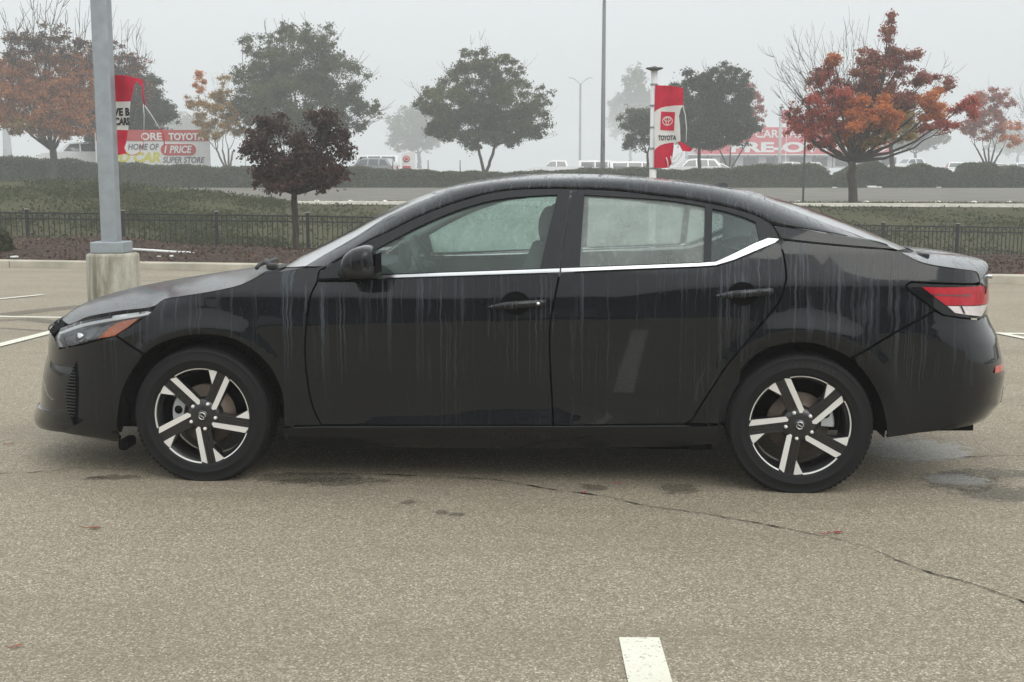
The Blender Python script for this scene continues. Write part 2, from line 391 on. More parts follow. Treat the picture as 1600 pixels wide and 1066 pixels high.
# ================================================================== the black sedan
# side surface of the body: half width as a function of length x and height z (metres)
# ---- side surface of the car body: half width W(x,z) (metres, car coordinates)
XF=None; XR=None   # nose / tail lines: arrays (z, x)
LF,NF=0.66,2.2
LR,NR=0.48,2.5
def sstep(a,b,x):
    t=np.clip((x-a)/(b-a),0,1); return t*t*(3-2*t)
def lerp(x,xs,ys): return np.interp(x,xs,ys)
def zmid(x):   return lerp(x,[-.9,-.2,.5,1.6,2.4,2.8,3.7],[.70,.705,.725,.765,.78,.72,.70])
def zcre(x):   return lerp(x,[-.9,-.2,.05,.4,.8,1.2,1.9,2.15,2.45,2.9,3.7],[.80,.85,.872,.876,.868,.86,.875,.915,.935,.937,.937])
def ksum(z,z0,nodes): return np.interp(z-z0,[n[0] for n in nodes],[n[1] for n in nodes])
def W0(x,z):
    x=np.asarray(x,float); z=np.asarray(z,float)
    zm=zmid(x); zc=zcre(x)
    # slope profile dW/dz integrated analytically as piecewise-quadratic via smooth ramps
    def ramp(z,z0,s):           # integral of smoothstep-like: soft hinge, slope 0 below z0, 1 above
        d=z-z0; return 0.5*(d+np.sqrt(d*d+s*s))
    w=0.897+0.03*(z-zm)                       # below mid: leans in a little towards the sill
    w=w-0.125*(ramp(z,zm,.012)-0.0)           # above the mid line: leans in (faces sky)
    # shoulder crease: steep above. strength by x
    k=lerp(x,[-.9,-.3,.0,.5,.9,1.25,1.75,2.2,2.6,3.7],[.25,.30,.34,.36,.16,.06,.06,.16,.20,.22])
    w=w-k*(ramp(z,zc,.008))
    # sill flare: below zl surface turns outwards again
    zl=lerp(x,[.3,.6,1.0,1.55,1.85,2.1],[.27,.30,.335,.37,.36,.26])
    kl=lerp(x,[.35,.7,1.6,2.0],[0,.22,.22,0])
    w=w+kl*np.maximum(ramp(zl-z,0,.01)-0*z,0)*sstep(.24,.27,z)
    # tuck under at the very bottom
    w=w-0.9*ramp(.235-z,0,.03)
    # wheel arch flares
    for cx,cz,r0,r1 in ((.02,.30,.345,.405),(2.703,.31,.355,.415)):
        r=np.hypot(x-cx,z-cz)
        f=np.clip((r1-r)/(r1-r0),0,1.3)*sstep(.30,.40,z)
        bul=.010*np.exp(-((r-r1)/.05)**2)*sstep(.30,.42,z)*(1-sstep(.05,.3,(z-cz)-.42))
        w=w+bul-.016*f
    return w
def belt(x): return lerp(x,[.3,.52,.8,1.1,1.5,1.9,2.3,2.45,2.75,3.3],[.945,.95,.957,.963,.972,.98,.99,1.03,1.09,1.06])
def W(x,z):
    x=np.asarray(x,float); z=np.asarray(z,float)
    zb=belt(x)
    zz=np.minimum(z,zb)
    w=W0(x,zz)
    up=np.maximum(z-zb,0)
    tum=lerp(x,[.3,1.0,2.2,2.8,3.3],[.50,.50,.50,.55,.6])
    w=w-tum*up-.35*up*up
    # plan-view taper of the body sides
    w=w-.02*np.clip((.2-x)/.8,0,1)**2-.05*np.clip((x-2.4)/1.2,0,1)**2
    if XF is not None:
        xf=np.interp(z,XF[0],XF[1]); t=np.clip((x-xf)/LF,0,1); w=w*(1-(1-t)**NF)**(1/NF)
    if XR is not None:
        xr=np.interp(z,XR[0],XR[1]); t=np.clip((xr-x)/LR,0,1); w=w*(1-(1-t)**NR)**(1/NR)
    return w

T = {
    'fdgap': [(0.589, 0.993), (0.553, 0.968), (0.548, 0.926), (0.525, 0.872), (0.512, 0.812), (0.498, 0.7), (0.494, 0.653), (0.493, 0.556), (0.505, 0.433), (0.524, 0.344), (0.553, 0.282)],
    'rdgap': [(2.196, 0.303), (2.229, 0.327), (2.253, 0.371), (2.309, 0.468), (2.373, 0.572), (2.421, 0.632), (2.486, 0.717), (2.534, 0.776), (2.591, 0.851), (2.615, 0.926), (2.621, 0.966), (2.612, 1.047), (2.603, 1.082), (2.599, 1.115), (2.568, 1.181)],
    'bgap': [(1.679, 1.329), (1.65, 1.085), (1.635, 0.961), (1.611, 0.835), (1.598, 0.751), (1.595, 0.639), (1.604, 0.448), (1.613, 0.293)],
    'framegap': [(0.589, 0.993), (0.664, 1.038), (0.722, 1.079), (0.792, 1.118), (0.842, 1.139), (0.962, 1.199), (1.083, 1.251), (1.205, 1.291), (1.328, 1.322), (1.452, 1.336), (1.642, 1.34), (1.889, 1.329), (2.073, 1.307), (2.193, 1.292), (2.315, 1.271), (2.433, 1.245), (2.522, 1.212), (2.568, 1.181)],
    'archF': [(-0.421, 0.159), (-0.397, 0.306), (-0.361, 0.423), (-0.298, 0.529), (-0.214, 0.616), (-0.098, 0.664), (0.026, 0.682), (0.15, 0.668), (0.243, 0.622), (0.314, 0.556), (0.358, 0.481), (0.382, 0.386), (0.377, 0.203)],
    'archR': [(2.349, 0.223), (2.35, 0.354), (2.379, 0.451), (2.44, 0.549), (2.508, 0.623), (2.599, 0.66), (2.704, 0.672), (2.81, 0.65), (2.906, 0.602), (2.978, 0.53), (3.042, 0.422), (3.071, 0.316), (3.076, 0.248)],
    'hoodgap': [(-0.719, 0.704), (-0.573, 0.744), (-0.41, 0.776), (-0.265, 0.796), (-0.21, 0.802), (-0.189, 0.826), (-0.154, 0.841), (0.055, 0.876), (0.185, 0.904), (0.259, 0.937), (0.309, 0.968)],
    'fglass': [(0.825, 0.955), (1.55, 0.989), (1.616, 1.31), (1.454, 1.301), (1.33, 1.286), (1.208, 1.255), (1.086, 1.209), (0.966, 1.154), (0.876, 1.106), (0.808, 1.067)],
    'rglass': [(1.725, 0.997), (2.266, 1.019), (2.278, 1.259), (2.193, 1.274), (2.072, 1.289), (1.889, 1.301), (1.739, 1.31)],
    'qglass': [(2.311, 1.25), (2.373, 1.236), (2.432, 1.218), (2.497, 1.192), (2.511, 1.109), (2.426, 1.069), (2.343, 1.028), (2.298, 1.019)],
    'trunkgap': [(3.119, 1.067), (3.212, 1.02), (3.351, 0.995), (3.466, 0.977), (3.502, 0.924)],
    'headlight': [(-0.771, 0.631), (-0.754, 0.675), (-0.657, 0.71), (-0.536, 0.738), (-0.402, 0.762), (-0.284, 0.78), (-0.212, 0.789), (-0.258, 0.754), (-0.333, 0.707), (-0.39, 0.675), (-0.459, 0.657), (-0.561, 0.628), (-0.734, 0.59)],
    'ws_edge': [(0.465, 0.985), (0.551, 1.038), (0.637, 1.086), (0.726, 1.142), (0.821, 1.206), (0.944, 1.265), (1.067, 1.315)],
    'bl_edge': [(2.529, 1.291), (2.717, 1.227), (2.917, 1.15), (3.049, 1.1), (3.119, 1.068)],
    'pilup': [(2.568, 1.181), (2.763, 1.154), (2.991, 1.116), (3.037, 1.102)],
    'XF': [[0.1, 0.15, 0.185, 0.217, 0.25, 0.324, 0.425, 0.473, 0.532, 0.598, 0.659, 0.698, 0.76, 0.85, 1.0], [-0.75, -0.95, -1.08, -1.075, -1.06, -1.049, -1.035, -1.021, -1.001, -0.993, -0.979, -0.898, -0.84, -0.62, -0.45]],
    'XR': [[0.2, 0.25, 0.3, 0.36, 0.442, 0.491, 0.578, 0.657, 0.724, 0.763, 0.911, 1.0, 1.1], [3.45, 3.6, 3.69, 3.735, 3.745, 3.749, 3.729, 3.705, 3.669, 3.653, 3.645, 3.64, 3.6]]}
XF = (np.array(T['XF'][0]), np.array(T['XF'][1])); XR = (np.array(T['XR'][0]), np.array(T['XR'][1]))
def m_paint_body(name, drops, streak, bead_=.2, coat=1.0, cr=.012, br=.05, bs=210, bd=.0012):
    b = NB(name); v = b.co()
    tc = b.n('ShaderNodeTexCoord'); sep = b.n('ShaderNodeSeparateXYZ'); b.l(tc.outputs['Object'], sep.inputs[0])
    wig = b.math('MULTIPLY', b.math('SUBTRACT', b.noise(b.co((9, 9, 16)), 1.0, 2, .5), .5), .020)
    cx = b.n('ShaderNodeCombineXYZ'); b.l(b.math('ADD', sep.outputs['X'], wig), cx.inputs[0]); b.l(sep.outputs['Y'], cx.inputs[1]); b.l(sep.outputs['Z'], cx.inputs[2])
    def mp(scale, loc=(0, 0, 0)):
        m = b.n('ShaderNodeMapping'); m.inputs['Scale'].default_value = scale; m.inputs['Location'].default_value = loc; b.l(cx.outputs[0], m.inputs[0]); return m.outputs[0]
    run = b.mapr(b.noise(mp((84, 8, .42)), 1.0, 2, .5), .53, .615, 0, 1)                    # thin separate runs
    run2 = b.mapr(b.noise(mp((36, 8, .7), (3, 0, 1)), 1.0, 3, .6), .54, .70, 0, .42)         # broader dried runs
    ends = b.mapr(b.noise(mp((26, 4, 2.6), (1, 2, 5)), 1.0, 3, .6), .40, .56, .0, 1)          # where a run starts and dries out
    patch = b.mapr(b.noise(b.co((1.6, 1.6, 1.1), loc=(1, 0, 2)), 1.0, 3, .55), .36, .56, 0.15, 1)
    hz = b.mapr(sep.outputs['Z'], .44, .80, .16, 1.0)
    fine = b.noise(v, 330, 2, .6); cells = b.voro(v, bs); cc_ = b.voro(v, bs, out='Color'); sc_ = b.n('ShaderNodeSeparateColor'); b.l(cc_, sc_.inputs[0])
    mist = b.math('MULTIPLY', b.mapr(b.noise(b.co((2.2, 2.2, 3)), 1.0, 4, .6), .35, .65, .25, 1), b.mapr(fine, .35, .7, .1, 1))
    st = b.math('MULTIPLY', b.math('MULTIPLY', b.math('MAXIMUM', run, run2), b.math('MULTIPLY', ends, patch)), b.math('MULTIPLY', hz, streak))
    bead = b.math('MULTIPLY', b.mapr(cells, .12, .34, 1, 0), b.mapr(sc_.outputs[0], .45, .6, 0, 1))
    k = b.math('MINIMUM', b.math('ADD', st, b.math('MULTIPLY', mist, drops)), 1.0)
    col = b.mix(k, (.0042, .0050, .0066), (.072, .082, .096))
    nm = b.bump(bead, bead_, bd)
    return b.end(b.bsdf(col, b.mapr(k, 0, 1, br, .55), 0, .15, b.mapr(k, 0, .8, coat, coat * .35), cr + .03 * drops, normal=nm, coatn=nm, Coat_IOR=1.36))
M_PAINT = m_paint_body('black_paint', .07, .66, .16)
M_PAINTUP = m_paint_body('black_paint_beaded', .06, .55, .8, .85, .035, .15, 115, .0022)
M_HOOD = m_paint_body('black_paint_hood', .09, .6, .8, .75, .13, .32, 100, .003)
M_SATIN = m_paint_body('satin_black_trim', .07, .08, .2, .6, .15, .4)
M_LOW = m_paint_body('black_paint_low', .03, .10, .1)
M_PLAST = plain('black_plastic', (.016, .016, .017), .5, bump=.1, bscale=300)
M_DARK = plain('underbody_black', (.0035, .0035, .004), .85, spec=.1)
M_RUB = plain('tyre_rubber', (.0085, .0088, .0095), .7, spec=.25, bump=.15, bscale=120)
M_CHROME = plain('brushed_chrome', (.70, .71, .71), .25, 1.0, var=.04)
M_MACH = plain('machined_alloy', (.82, .81, .78), .38, .35, var=.04)
M_ALLOYB = plain('black_alloy', (.012, .012, .013), .3, coat=.5)
M_GREY = plain('cabin_plastic', (.026, .028, .029), .7)
M_SEAT = plain('seat_cloth', (.030, .031, .033), .9, bump=.3, bscale=200)
M_HEAD = plain('headliner', (.38, .39, .38), .9)
def m_glass(name, tint, milk, mfac, drops):
    b = NB(name); v = b.co(); n = b.noise(v, 5, 4, .6); d = b.voro(v, 95); s = b.noise(b.co((40, 40, 2.5)), 1, 4, .65); f = b.noise(v, 240, 2)
    wet = b.math('MULTIPLY', b.mapr(n, .3, .7, .6, 1.15), b.math('ADD', b.mapr(f, .3, .7, .92, 1.05), b.mapr(s, .52, .68, 0, .35)))
    k = b.math('MINIMUM', b.math('MULTIPLY', wet, mfac), .97)
    nm = b.bump(b.math('ADD', b.mapr(d, .08, .4, 1, 0), f), drops, .003)
    tr = b.n('ShaderNodeBsdfTransparent'); tr.inputs[0].default_value = (*tint, 1)
    df = b.n('ShaderNodeBsdfDiffuse'); df.inputs[0].default_value = (*milk, 1); tl = b.n('ShaderNodeBsdfTranslucent'); tl.inputs[0].default_value = (*milk, 1)
    m0 = b.n('ShaderNodeMixShader'); m0.inputs[0].default_value = .55; b.l(df.outputs[0], m0.inputs[1]); b.l(tl.outputs[0], m0.inputs[2])
    m1 = b.n('ShaderNodeMixShader'); b.l(k, m1.inputs[0]); b.l(tr.outputs[0], m1.inputs[1]); b.l(m0.outputs[0], m1.inputs[2])
    gl = b.n('ShaderNodeBsdfGlossy'); gl.inputs['Roughness'].default_value = .06; b.l(nm, gl.inputs['Normal'])
    fr = b.n('ShaderNodeFresnel'); fr.inputs['IOR'].default_value = 1.5; b.l(nm, fr.inputs['Normal'])
    m2 = b.n('ShaderNodeMixShader'); b.l(fr.outputs[0], m2.inputs[0]); b.l(m1.outputs[0], m2.inputs[1]); b.l(gl.outputs[0], m2.inputs[2])
    return b.end(m2.outputs[0])
M_GLASS_F = m_glass('front_side_glass', (.74, .90, .85), (.55, .72, .66), .15, .12)
M_GLASS_R = m_glass('rear_side_glass', (.74, .86, .83), (.74, .82, .77), .38, .10)
M_GLASS_Q = m_glass('quarter_glass', (.60, .74, .72), (.40, .50, .50), .25, .2)
M_GLASS_FAR = m_glass('beaded_glass', (.80, .95, .88), (.62, .74, .67), .80, .22)
M_GLASS_FAR_R = m_glass('beaded_rear_glass', (.84, .95, .90), (.78, .86, .79), .80, .4)
M_GLASS_W = m_glass('wet_windscreen', (.62, .74, .70), (.72, .82, .77), .42, .04)  # dew, its milk raised to hold a pale sky reflection in the colour

def bary(pts, n_per=6, closed=False):                 # Catmull-Rom through traced points
    P = [Vector(p) for p in pts]; out = []
    for i in range(len(P) - 1):
        p0, p1, p2, p3 = P[max(i - 1, 0)], P[i], P[i + 1], P[min(i + 2, len(P) - 1)]
        for k in range(n_per):
            t = k / n_per
            out.append(.5 * ((2 * p1) + (p2 - p0) * t + (2 * p0 - 5 * p1 + 4 * p2 - p3) * t * t + (3 * p1 - p0 - 3 * p2 + p3) * t ** 3))
    out.append(P[-1]); return [tuple(q) for q in out]
def straight(pts, step=.04):
    out = []
    for a, c in zip(pts[:-1], pts[1:]):
        n = max(1, int(math.dist(a, c) / step))
        out += [(a[0] + (c[0] - a[0]) * k / n, a[1] + (c[1] - a[1]) * k / n) for k in range(n)]
    return out + [pts[-1]]
def clean(poly, eps=.0015):
    out = []
    for p in poly:
        if not out or math.dist(p, out[-1]) > eps: out.append((float(p[0]), float(p[1])))
    if math.dist(out[0], out[-1]) < eps: out.pop()
    return out
def area(p): return .5 * sum(p[i][0] * p[(i + 1) % len(p)][1] - p[(i + 1) % len(p)][0] * p[i][1] for i in range(len(p)))
def shrink(poly, d):
    s = 1 if area(poly) > 0 else -1; n = len(poly); out = []
    for i in range(n):
        a, p, c = (Vector(poly[j % n]) for j in (i - 1, i, i + 1))
        e1 = (p - a).normalized(); e2 = (c - p).normalized()
        n1 = Vector((-e1.y, e1.x)) * s; n2 = Vector((-e2.y, e2.x)) * s; m = n1 + n2
        m = m.normalized() if m.length > 1e-4 else n1
        k = d / max(.45, m.dot(n1)); out.append(tuple(p + m * k))
    return out
def inside(pts, poly):
    x, y = pts[:, 0], pts[:, 1]; r = np.zeros(len(pts), bool); n = len(poly)
    for i in range(n):
        (x1, y1), (x2, y2) = poly[i], poly[(i + 1) % n]
        c = (y1 > y) != (y2 > y)
        if y1 != y2: r ^= c & (x < (x2 - x1) * (y - y1) / (y2 - y1) + x1)
    return r
def segdist(pts, poly):
    d = np.full(len(pts), 9.); n = len(poly)
    for i in range(n):
        a = np.array(poly[i]); c = np.array(poly[(i + 1) % n]); e = c - a; L = e @ e + 1e-12
        t = np.clip((pts - a) @ e / L, 0, 1); d = np.minimum(d, np.linalg.norm(pts - (a + t[:, None] * e), axis=1))
    return d
def tri2d(outer, holes=(), step=.035, extra=None):
    xs = [p[0] for p in outer]; zs = [p[1] for p in outer]
    gx = np.arange(min(xs), max(xs), step); gz = np.arange(min(zs), max(zs), step)
    G = np.array([(x, z) for x in gx for z in gz]).reshape(-1, 2)
    if extra is not None and len(extra): G = np.vstack([G, np.array(extra)]) if len(G) else np.array(extra)
    if len(G):
        ok = inside(G, outer)
        for h in holes: ok &= ~inside(G, h)
        G = G[ok]
        if len(G):
            d = segdist(G, outer)
            for h in holes: d = np.minimum(d, segdist(G, h))
            G = G[d > .006]
    vs = []; ed = []
    for loop in (outer, *holes):
        b0 = len(vs); vs += [tuple(p) for p in loop]; ed += [(b0 + i, b0 + (i + 1) % len(loop)) for i in range(len(loop))]
    vs += [tuple(p) for p in G]
    V, E, F, ov, oe, of = geometry.delaunay_2d_cdt([Vector(p) for p in vs], ed, [], 0, 1e-5)
    V = [tuple(p) for p in V]
    cen = np.array([np.mean([V[i] for i in f], axis=0) for f in F]); ok = inside(cen, outer)
    for h in holes: ok &= ~inside(cen, h)
    return V, [f for f, k in zip(F, ok) if k]
def Wn(x, z, off=0.):
    h = 1.5e-3; w = W(x, z); wx = (W(x + h, z) - W(x - h, z)) / (2 * h); wz = (W(x, z + h) - W(x, z - h)) / (2 * h)
    n = np.stack([-wx, -np.ones_like(wx), -wz], 1); n /= np.linalg.norm(n, axis=1)[:, None]
    return w, n
def crease_pts(x0, x1):
    xs = np.arange(x0, x1, .03); out = []
    for f, ds in ((zmid, (-.02, -.008, 0, .008, .02)), (zcre, (-.015, -.005, 0, .005, .015))):
        for x in xs:
            z = float(f(x)); out += [(x, z + d) for d in ds]
    for cx, cz, r1 in ((.02, .30, .405), (2.703, .31, .415)):
        if x1 > cx - .5 and x0 < cx + .5:
            for a in np.arange(0, 180, 4):
                for d in (-.006, .006): out.append((cx + (r1 + d) * math.cos(R_(a)), cz + (r1 + d) * math.sin(R_(a))))
    return out
def end_pts(z0, z1, front):
    out = []
    for z in np.arange(z0, z1, .03):
        for t in (.0015, .006, .015, .03, .05, .08, .12, .17, .23, .30):
            out.append((float(np.interp(z, *XF)) + LF * t, z) if front else (float(np.interp(z, *XR)) - LR * t, z))
    return out
def with_normals(name, V, F, Nn, mats, parent, mi=None):
    me = bpy.data.meshes.new(name); me.from_pydata([tuple(p) for p in V], [], [tuple(f) for f in F])
    me.polygons.foreach_set('use_smooth', [True] * len(F))
    if mi is not None: me.polygons.foreach_set('material_index', mi)
    me.update(); me.normals_split_custom_set_from_vertices([tuple(n) for n in Nn])
    return link(name, me, mats, parent)
def panel(name, outline, mat, parent, holes=(), gap=.0042, off=0., thick=.022, step=.035, side=-1, extra=None, curve=True, fn=None, holegap=0.):
    """one skin panel of the body: outline in side view (x,z), laid on the body's side surface, edges turned in"""
    o = clean(outline); o = clean(straight(o + [o[0]], .03)[:-1]); o = shrink(o, gap) if gap else o; o = clean(o, .001)
    hs = [clean(shrink(clean(h), -holegap) if holegap else clean(h)) for h in holes]
    ex = list(extra or [])
    if curve: ex += crease_pts(min(p[0] for p in o), max(p[0] for p in o))
    V2, F2 = tri2d(o, hs, step, ex); A = np.array(V2); w, n = Wn(A[:, 0], A[:, 1])
    if fn is not None: w = fn(A[:, 0], A[:, 1], w)
    P = np.stack([A[:, 0], -w, A[:, 1]], 1) + n * off
    V = list(P); N_ = list(n); F = []
    for f in F2:
        a, b_, c = (V2[i] for i in f[:3]); s = (b_[0] - a[0]) * (c[1] - a[1]) - (c[0] - a[0]) * (b_[1] - a[1])
        F.append(tuple(f) if s > 0 else tuple(f)[::-1])
    for li, loop in enumerate((o, *hs)):
        L = np.array(loop); w2, n2 = Wn(L[:, 0], L[:, 1])
        if fn is not None: w2 = fn(L[:, 0], L[:, 1], w2)
        Q = np.stack([L[:, 0], -w2, L[:, 1]], 1) + n2 * off; s = 1 if area(loop) > 0 else -1
        if li: s = -s
        m = len(loop); b0 = len(V)
        for i in range(m):
            e = L[(i + 1) % m] - L[i - 1]; e = e / (np.linalg.norm(e) + 1e-9); on = np.array([e[1] * s, 0, -e[0] * s])
            nn = on * .85 + n2[i] * .5; nn /= np.linalg.norm(nn)
            V.append(Q[i]); N_.append(nn); V.append(Q[i] - n2[i] * thick - on * .004); N_.append(on)
        for i in range(m):
            j = (i + 1) % m; q = (b0 + 2 * i, b0 + 2 * i + 1, b0 + 2 * j + 1, b0 + 2 * j)
            F.append(q if s > 0 else q[::-1])
    V = np.array(V); N_ = np.array(N_)
    if side > 0:
        V[:, 1] *= -1; N_[:, 1] *= -1; F = [f[::-1] for f in F]
    return with_normals(name, V, F, N_, mat, parent)
def W1(x, z): return float(W(np.array([x]), np.array([z]))[0])
def S(x, z, off=0., side=-1):                       # a point on (or off) the side surface
    w, n = Wn(np.array([x]), np.array([z])); p = np.array([x, -w[0], z]) + n[0] * off
    if side > 0: p[1] *= -1
    return Vector(p)

CAR = thing('parked_sedan', 'black four-door sedan covered in rain streaks, parked side-on across the wet lot', 'car', (-1.3525, 6.2093, 0), R_(-4.5627))
# ---- outlines
fdg = bary(T['fdgap'], 4); rdg = bary(T['rdgap'], 4); bg_ = bary(T['bgap'], 4); fr_ = bary(T['framegap'], 5)
aF = bary(T['archF'], 6); aR = bary(T['archR'], 6); hg = bary([(-.70, .703)] + T['hoodgap'][1:4], 4)[:-1] + bary(T['hoodgap'][3:], 4)
def sub(pts, cond): return [p for p in pts if cond(p)]
fd_low = sub(fdg, lambda p: p[1] <= .928 and p[1] > .30) + [(.556, .272)]
bg_low = sub(bg_, lambda p: p[1] <= .972 and p[1] > .30) + [(1.614, .289)]
door_bot = straight([(.556, .272), (1.139, .281), (1.614, .289)])
chF_low = straight([(1.639, .972), (.812, .939), (.738, .927), (.548, .925)])
O_FDOOR = fd_low + door_bot[1:] + bg_low[::-1] + chF_low
rd_low = sub(rdg, lambda p: p[1] <= 1.10)
chR_low = straight([(2.578, 1.104)] + [(2.486, 1.066), (2.396, 1.028), (2.318, 1.005), (2.248, .999), (1.643, .972)])
O_RDOOR = bg_low + straight([(1.614, .289), (2.196, .302)])[1:] + rd_low + chR_low
fr_front = sub(fr_, lambda p: p[0] < 1.672); fr_rear = sub(fr_, lambda p: p[0] > 1.690)
bg_up = sub(bg_, lambda p: p[1] > .988)
chF_up = straight([(1.640, .987), (.812, .953), (.738, .941), (.549, .932)])
O_FFRAME = [(.549, .932), (.553, .966)] + fr_front + bg_up + chF_up
chR_up = straight([(2.547, 1.121), (2.487, 1.098), (2.396, 1.054), (2.319, 1.019), (2.248, 1.013), (1.645, .987)])
O_RFRAME = bg_up[::-1] + fr_rear + [(2.599, 1.12)] + chR_up
hole_f = bary(T['fglass'][2:] , 4) ; hole_f = straight([T['fglass'][0], T['fglass'][1], T['fglass'][2]]) + hole_f[1:]
rg = T['rglass']; hole_r = straight([rg[0], rg[1], rg[2]]) + bary(rg[2:], 4)[1:]
qg = T['qglass']; hole_q = bary(qg[:4], 4) + straight([qg[3], qg[4], qg[5], qg[6], qg[7]])[1:]
aF_back = aF[::-1]
arch_hi = sub(aF_back, lambda p: not (p[0] < -.255 and p[1] < .60))
O_FENDER = [(-.262, .752), (-.214, .789)] + sub(hg, lambda p: p[0] > -.205) + straight([(.309, .968), (.40, .972), (.47, .985), (.585, .990)])[1:] + fdg[1:] + [(.556, .268), (.381, .262)] + arch_hi + [(-.259, .595), (-.318, .628), (-.389, .674), (-.333, .707)]
O_SILL = straight([(.381, .256), (.553, .264), (1.139, .274), (1.6, .283), (2.196, .294), (2.35, .300), (2.348, .219), (2.175, .199), (1.597, .174), (1.128, .166), (.42, .157), (.385, .188)])
lampo = [(3.138, .922), (3.146, .931), (3.158, .935), (3.30, .928), (3.45, .918), (3.565, .911), (3.615, .909), (3.628, .88), (3.622, .845), (3.585, .812), (3.501, .765), (3.40, .780), (3.300, .797), (3.248, .831), (3.146, .906)]
O_QUART = sub(rdg, lambda p: .31 < p[1] < 1.085) + [(2.602, 1.117)] + bary([(2.604, 1.118), (2.825, 1.096), (3.093, 1.074), (3.119, 1.067)], 5) + bary(T['trunkgap'], 5)[1:-1] + [(3.498, .921), (3.45, .922), (3.30, .932), (3.158, .939), (3.144, .934), (3.134, .922), (3.143, .904), (3.246, .828), (3.263, .817), (3.095, .724), (2.92, .615)] + sub(aR[::-1], lambda p: p[0] < 2.915) + [(2.348, .305), (2.21, .305)]
xrz = lambda z: float(np.interp(z, *XR)); xfz = lambda z: float(np.interp(z, *XF))
O_RBUMP = [(2.922, .613), (3.095, .722), (3.263, .815), (3.30, .795), (3.40, .778), (3.501, .763), (3.585, .806), (3.60, .80)] + [(xrz(z) - .0005, z) for z in np.arange(.79, .30, -.02)] + straight([(3.68, .30), (3.60, .298), (3.45, .288), (3.33, .281), (3.22, .272), (3.076, .248)]) + sub(aR[::-1], lambda p: p[0] > 2.93)
O_FBUMP = [(-.389, .672), (-.459, .655), (-.561, .626), (-.734, .588), (-.775, .625), (-.80, .64)] + [(xfz(z) + .0005, z) for z in np.arange(.64, .18, -.02)] + straight([(-1.06, .186), (-.95, .180), (-.80, .177), (-.66, .168), (-.56, .164), (-.453, .148)]) + sub(aF, lambda p: p[0] < -.26 and p[1] < .60) + [(-.259, .592), (-.318, .625)]
O_HEADL = T['headlight']
for sd in (-1, 1):
    panel('fender', O_FENDER, M_PAINT, CAR, side=sd)
    panel('quarter_panel', O_QUART, M_PAINT, CAR, side=sd)
    panel('sill', O_SILL, M_LOW, CAR, side=sd, curve=False, gap=.002, off=.010, thick=.03)
    mb = MB(); mb.tube([S(x, float(np.interp(x, [.381, .553, 1.139, 1.6, 2.196, 2.3], [.258, .266, .276, .285, .296, .30])), .012, sd) for x in np.linspace(.40, 2.22, 24)], .0042, 6); mb.build('sill_highlight_bead', M_PAINTUP, CAR)  # bead added along the sill top to draw a bright highlight line
    for kind, od, of, holes in (('f', O_FDOOR, O_FFRAME, [hole_f]), ('r', O_RDOOR, O_RFRAME, [hole_r, hole_q])):
        d = panel('door', od, M_PAINT, CAR, side=sd)
        fr = panel('window_frame', of, M_SATIN, d, holes=holes, side=sd, off=.001, thick=.02, curve=False, step=.05)
        for h, gm in zip(holes, ((M_GLASS_F,) if kind == 'f' else (M_GLASS_R, M_GLASS_Q))):
            panel('window_pane', shrink(clean(h), -.004), ((M_GLASS_FAR if kind == 'f' else M_GLASS_FAR_R) if sd > 0 else gm), d, side=sd, gap=0, off=-.009, thick=.003, curve=False, step=.06)
        c = [(.812, .940), (1.637, .973), (1.637, .9865), (.812, .952)] if kind == 'f' else [(1.644, .973), (2.248, 1.000), (2.318, 1.005), (2.396, 1.028), (2.486, 1.066), (2.576, 1.103), (2.593, 1.117), (2.547, 1.121), (2.487, 1.098), (2.396, 1.054), (2.319, 1.019), (2.248, 1.013), (1.644, .987)]
        panel('chrome_strip', straight(c + [c[0]], .03)[:-1], M_CHROME, d, side=sd, gap=.0, off=.007, thick=.02, curve=False, step=.03)
        # handle: a bar standing off the skin with a flat dark disc behind it painting the cup's shade
        hx0, hx1, hz = (1.325, 1.577, .829) if kind == 'f' else (2.318, 2.562, .886)
        cup = (1.443, .836) if kind == 'f' else (2.433, .884); slope = .02
        mbh = MB(); sec = [(math.cos(R_(q_)), math.sin(R_(q_))) for q_ in range(0, 360, 30)]
        vs = []; K = 12
        for i in range(K + 1):
            u = i / K; x = hx0 + (hx1 - hx0) * u; z = hz + slope * (u - .5)
            th = .0175 * min(1, .35 + 2.2 * u) * (1 if u < .97 else .85); of_ = .014 + .032 * math.sin(math.pi * min(1, u * 1.15 + .05)) ** .6 * (1 if u < .98 else .7)
            p = S(x, z, of_, sd)
            for a, c2 in sec: vs.append(p + Vector((0, a * .013, c2 * th)))
        m = len(sec)
        fs = [(i * m + k, i * m + (k + 1) % m, (i + 1) * m + (k + 1) % m, (i + 1) * m + k) for i in range(K) for k in range(m)] + [tuple(range(m)), tuple(range(K * m, K * m + m))]
        mbh.add(vs, fs, 0, True)
        if kind == 'f' and sd < 0:
            p = S(1.546, .835, .040, sd); mbh.lathe([(0, -.004), (.0075, -.003), (.0085, 0.004)], 14, 'y', 1, p)
        mbh.build('handle', [M_PAINT, M_CHROME], d)
        mbc = MB(); vs = []; n = 28
        for r_, dp in ((1.0, .0025), (.93, .001), (.82, .0008)):
            for k in range(n):
                a = 2 * math.pi * k / n; vs.append(S(cup[0] + (.064 * r_) * math.cos(a), cup[1] + .052 * r_ * math.sin(a), dp, sd))
        vs.append(S(cup[0], cup[1], .0006, sd))
        fs = [(k + q * n, (k + 1) % n + q * n, (k + 1) % n + (q + 1) * n, k + (q + 1) * n) for q in range(2) for k in range(n)] + [(2 * n + k, 2 * n + (k + 1) % n, 3 * n) for k in range(n)]
        mbc.add(vs, fs, 0, True); mbc.build('handle_cup_shade', M_DARK, d)
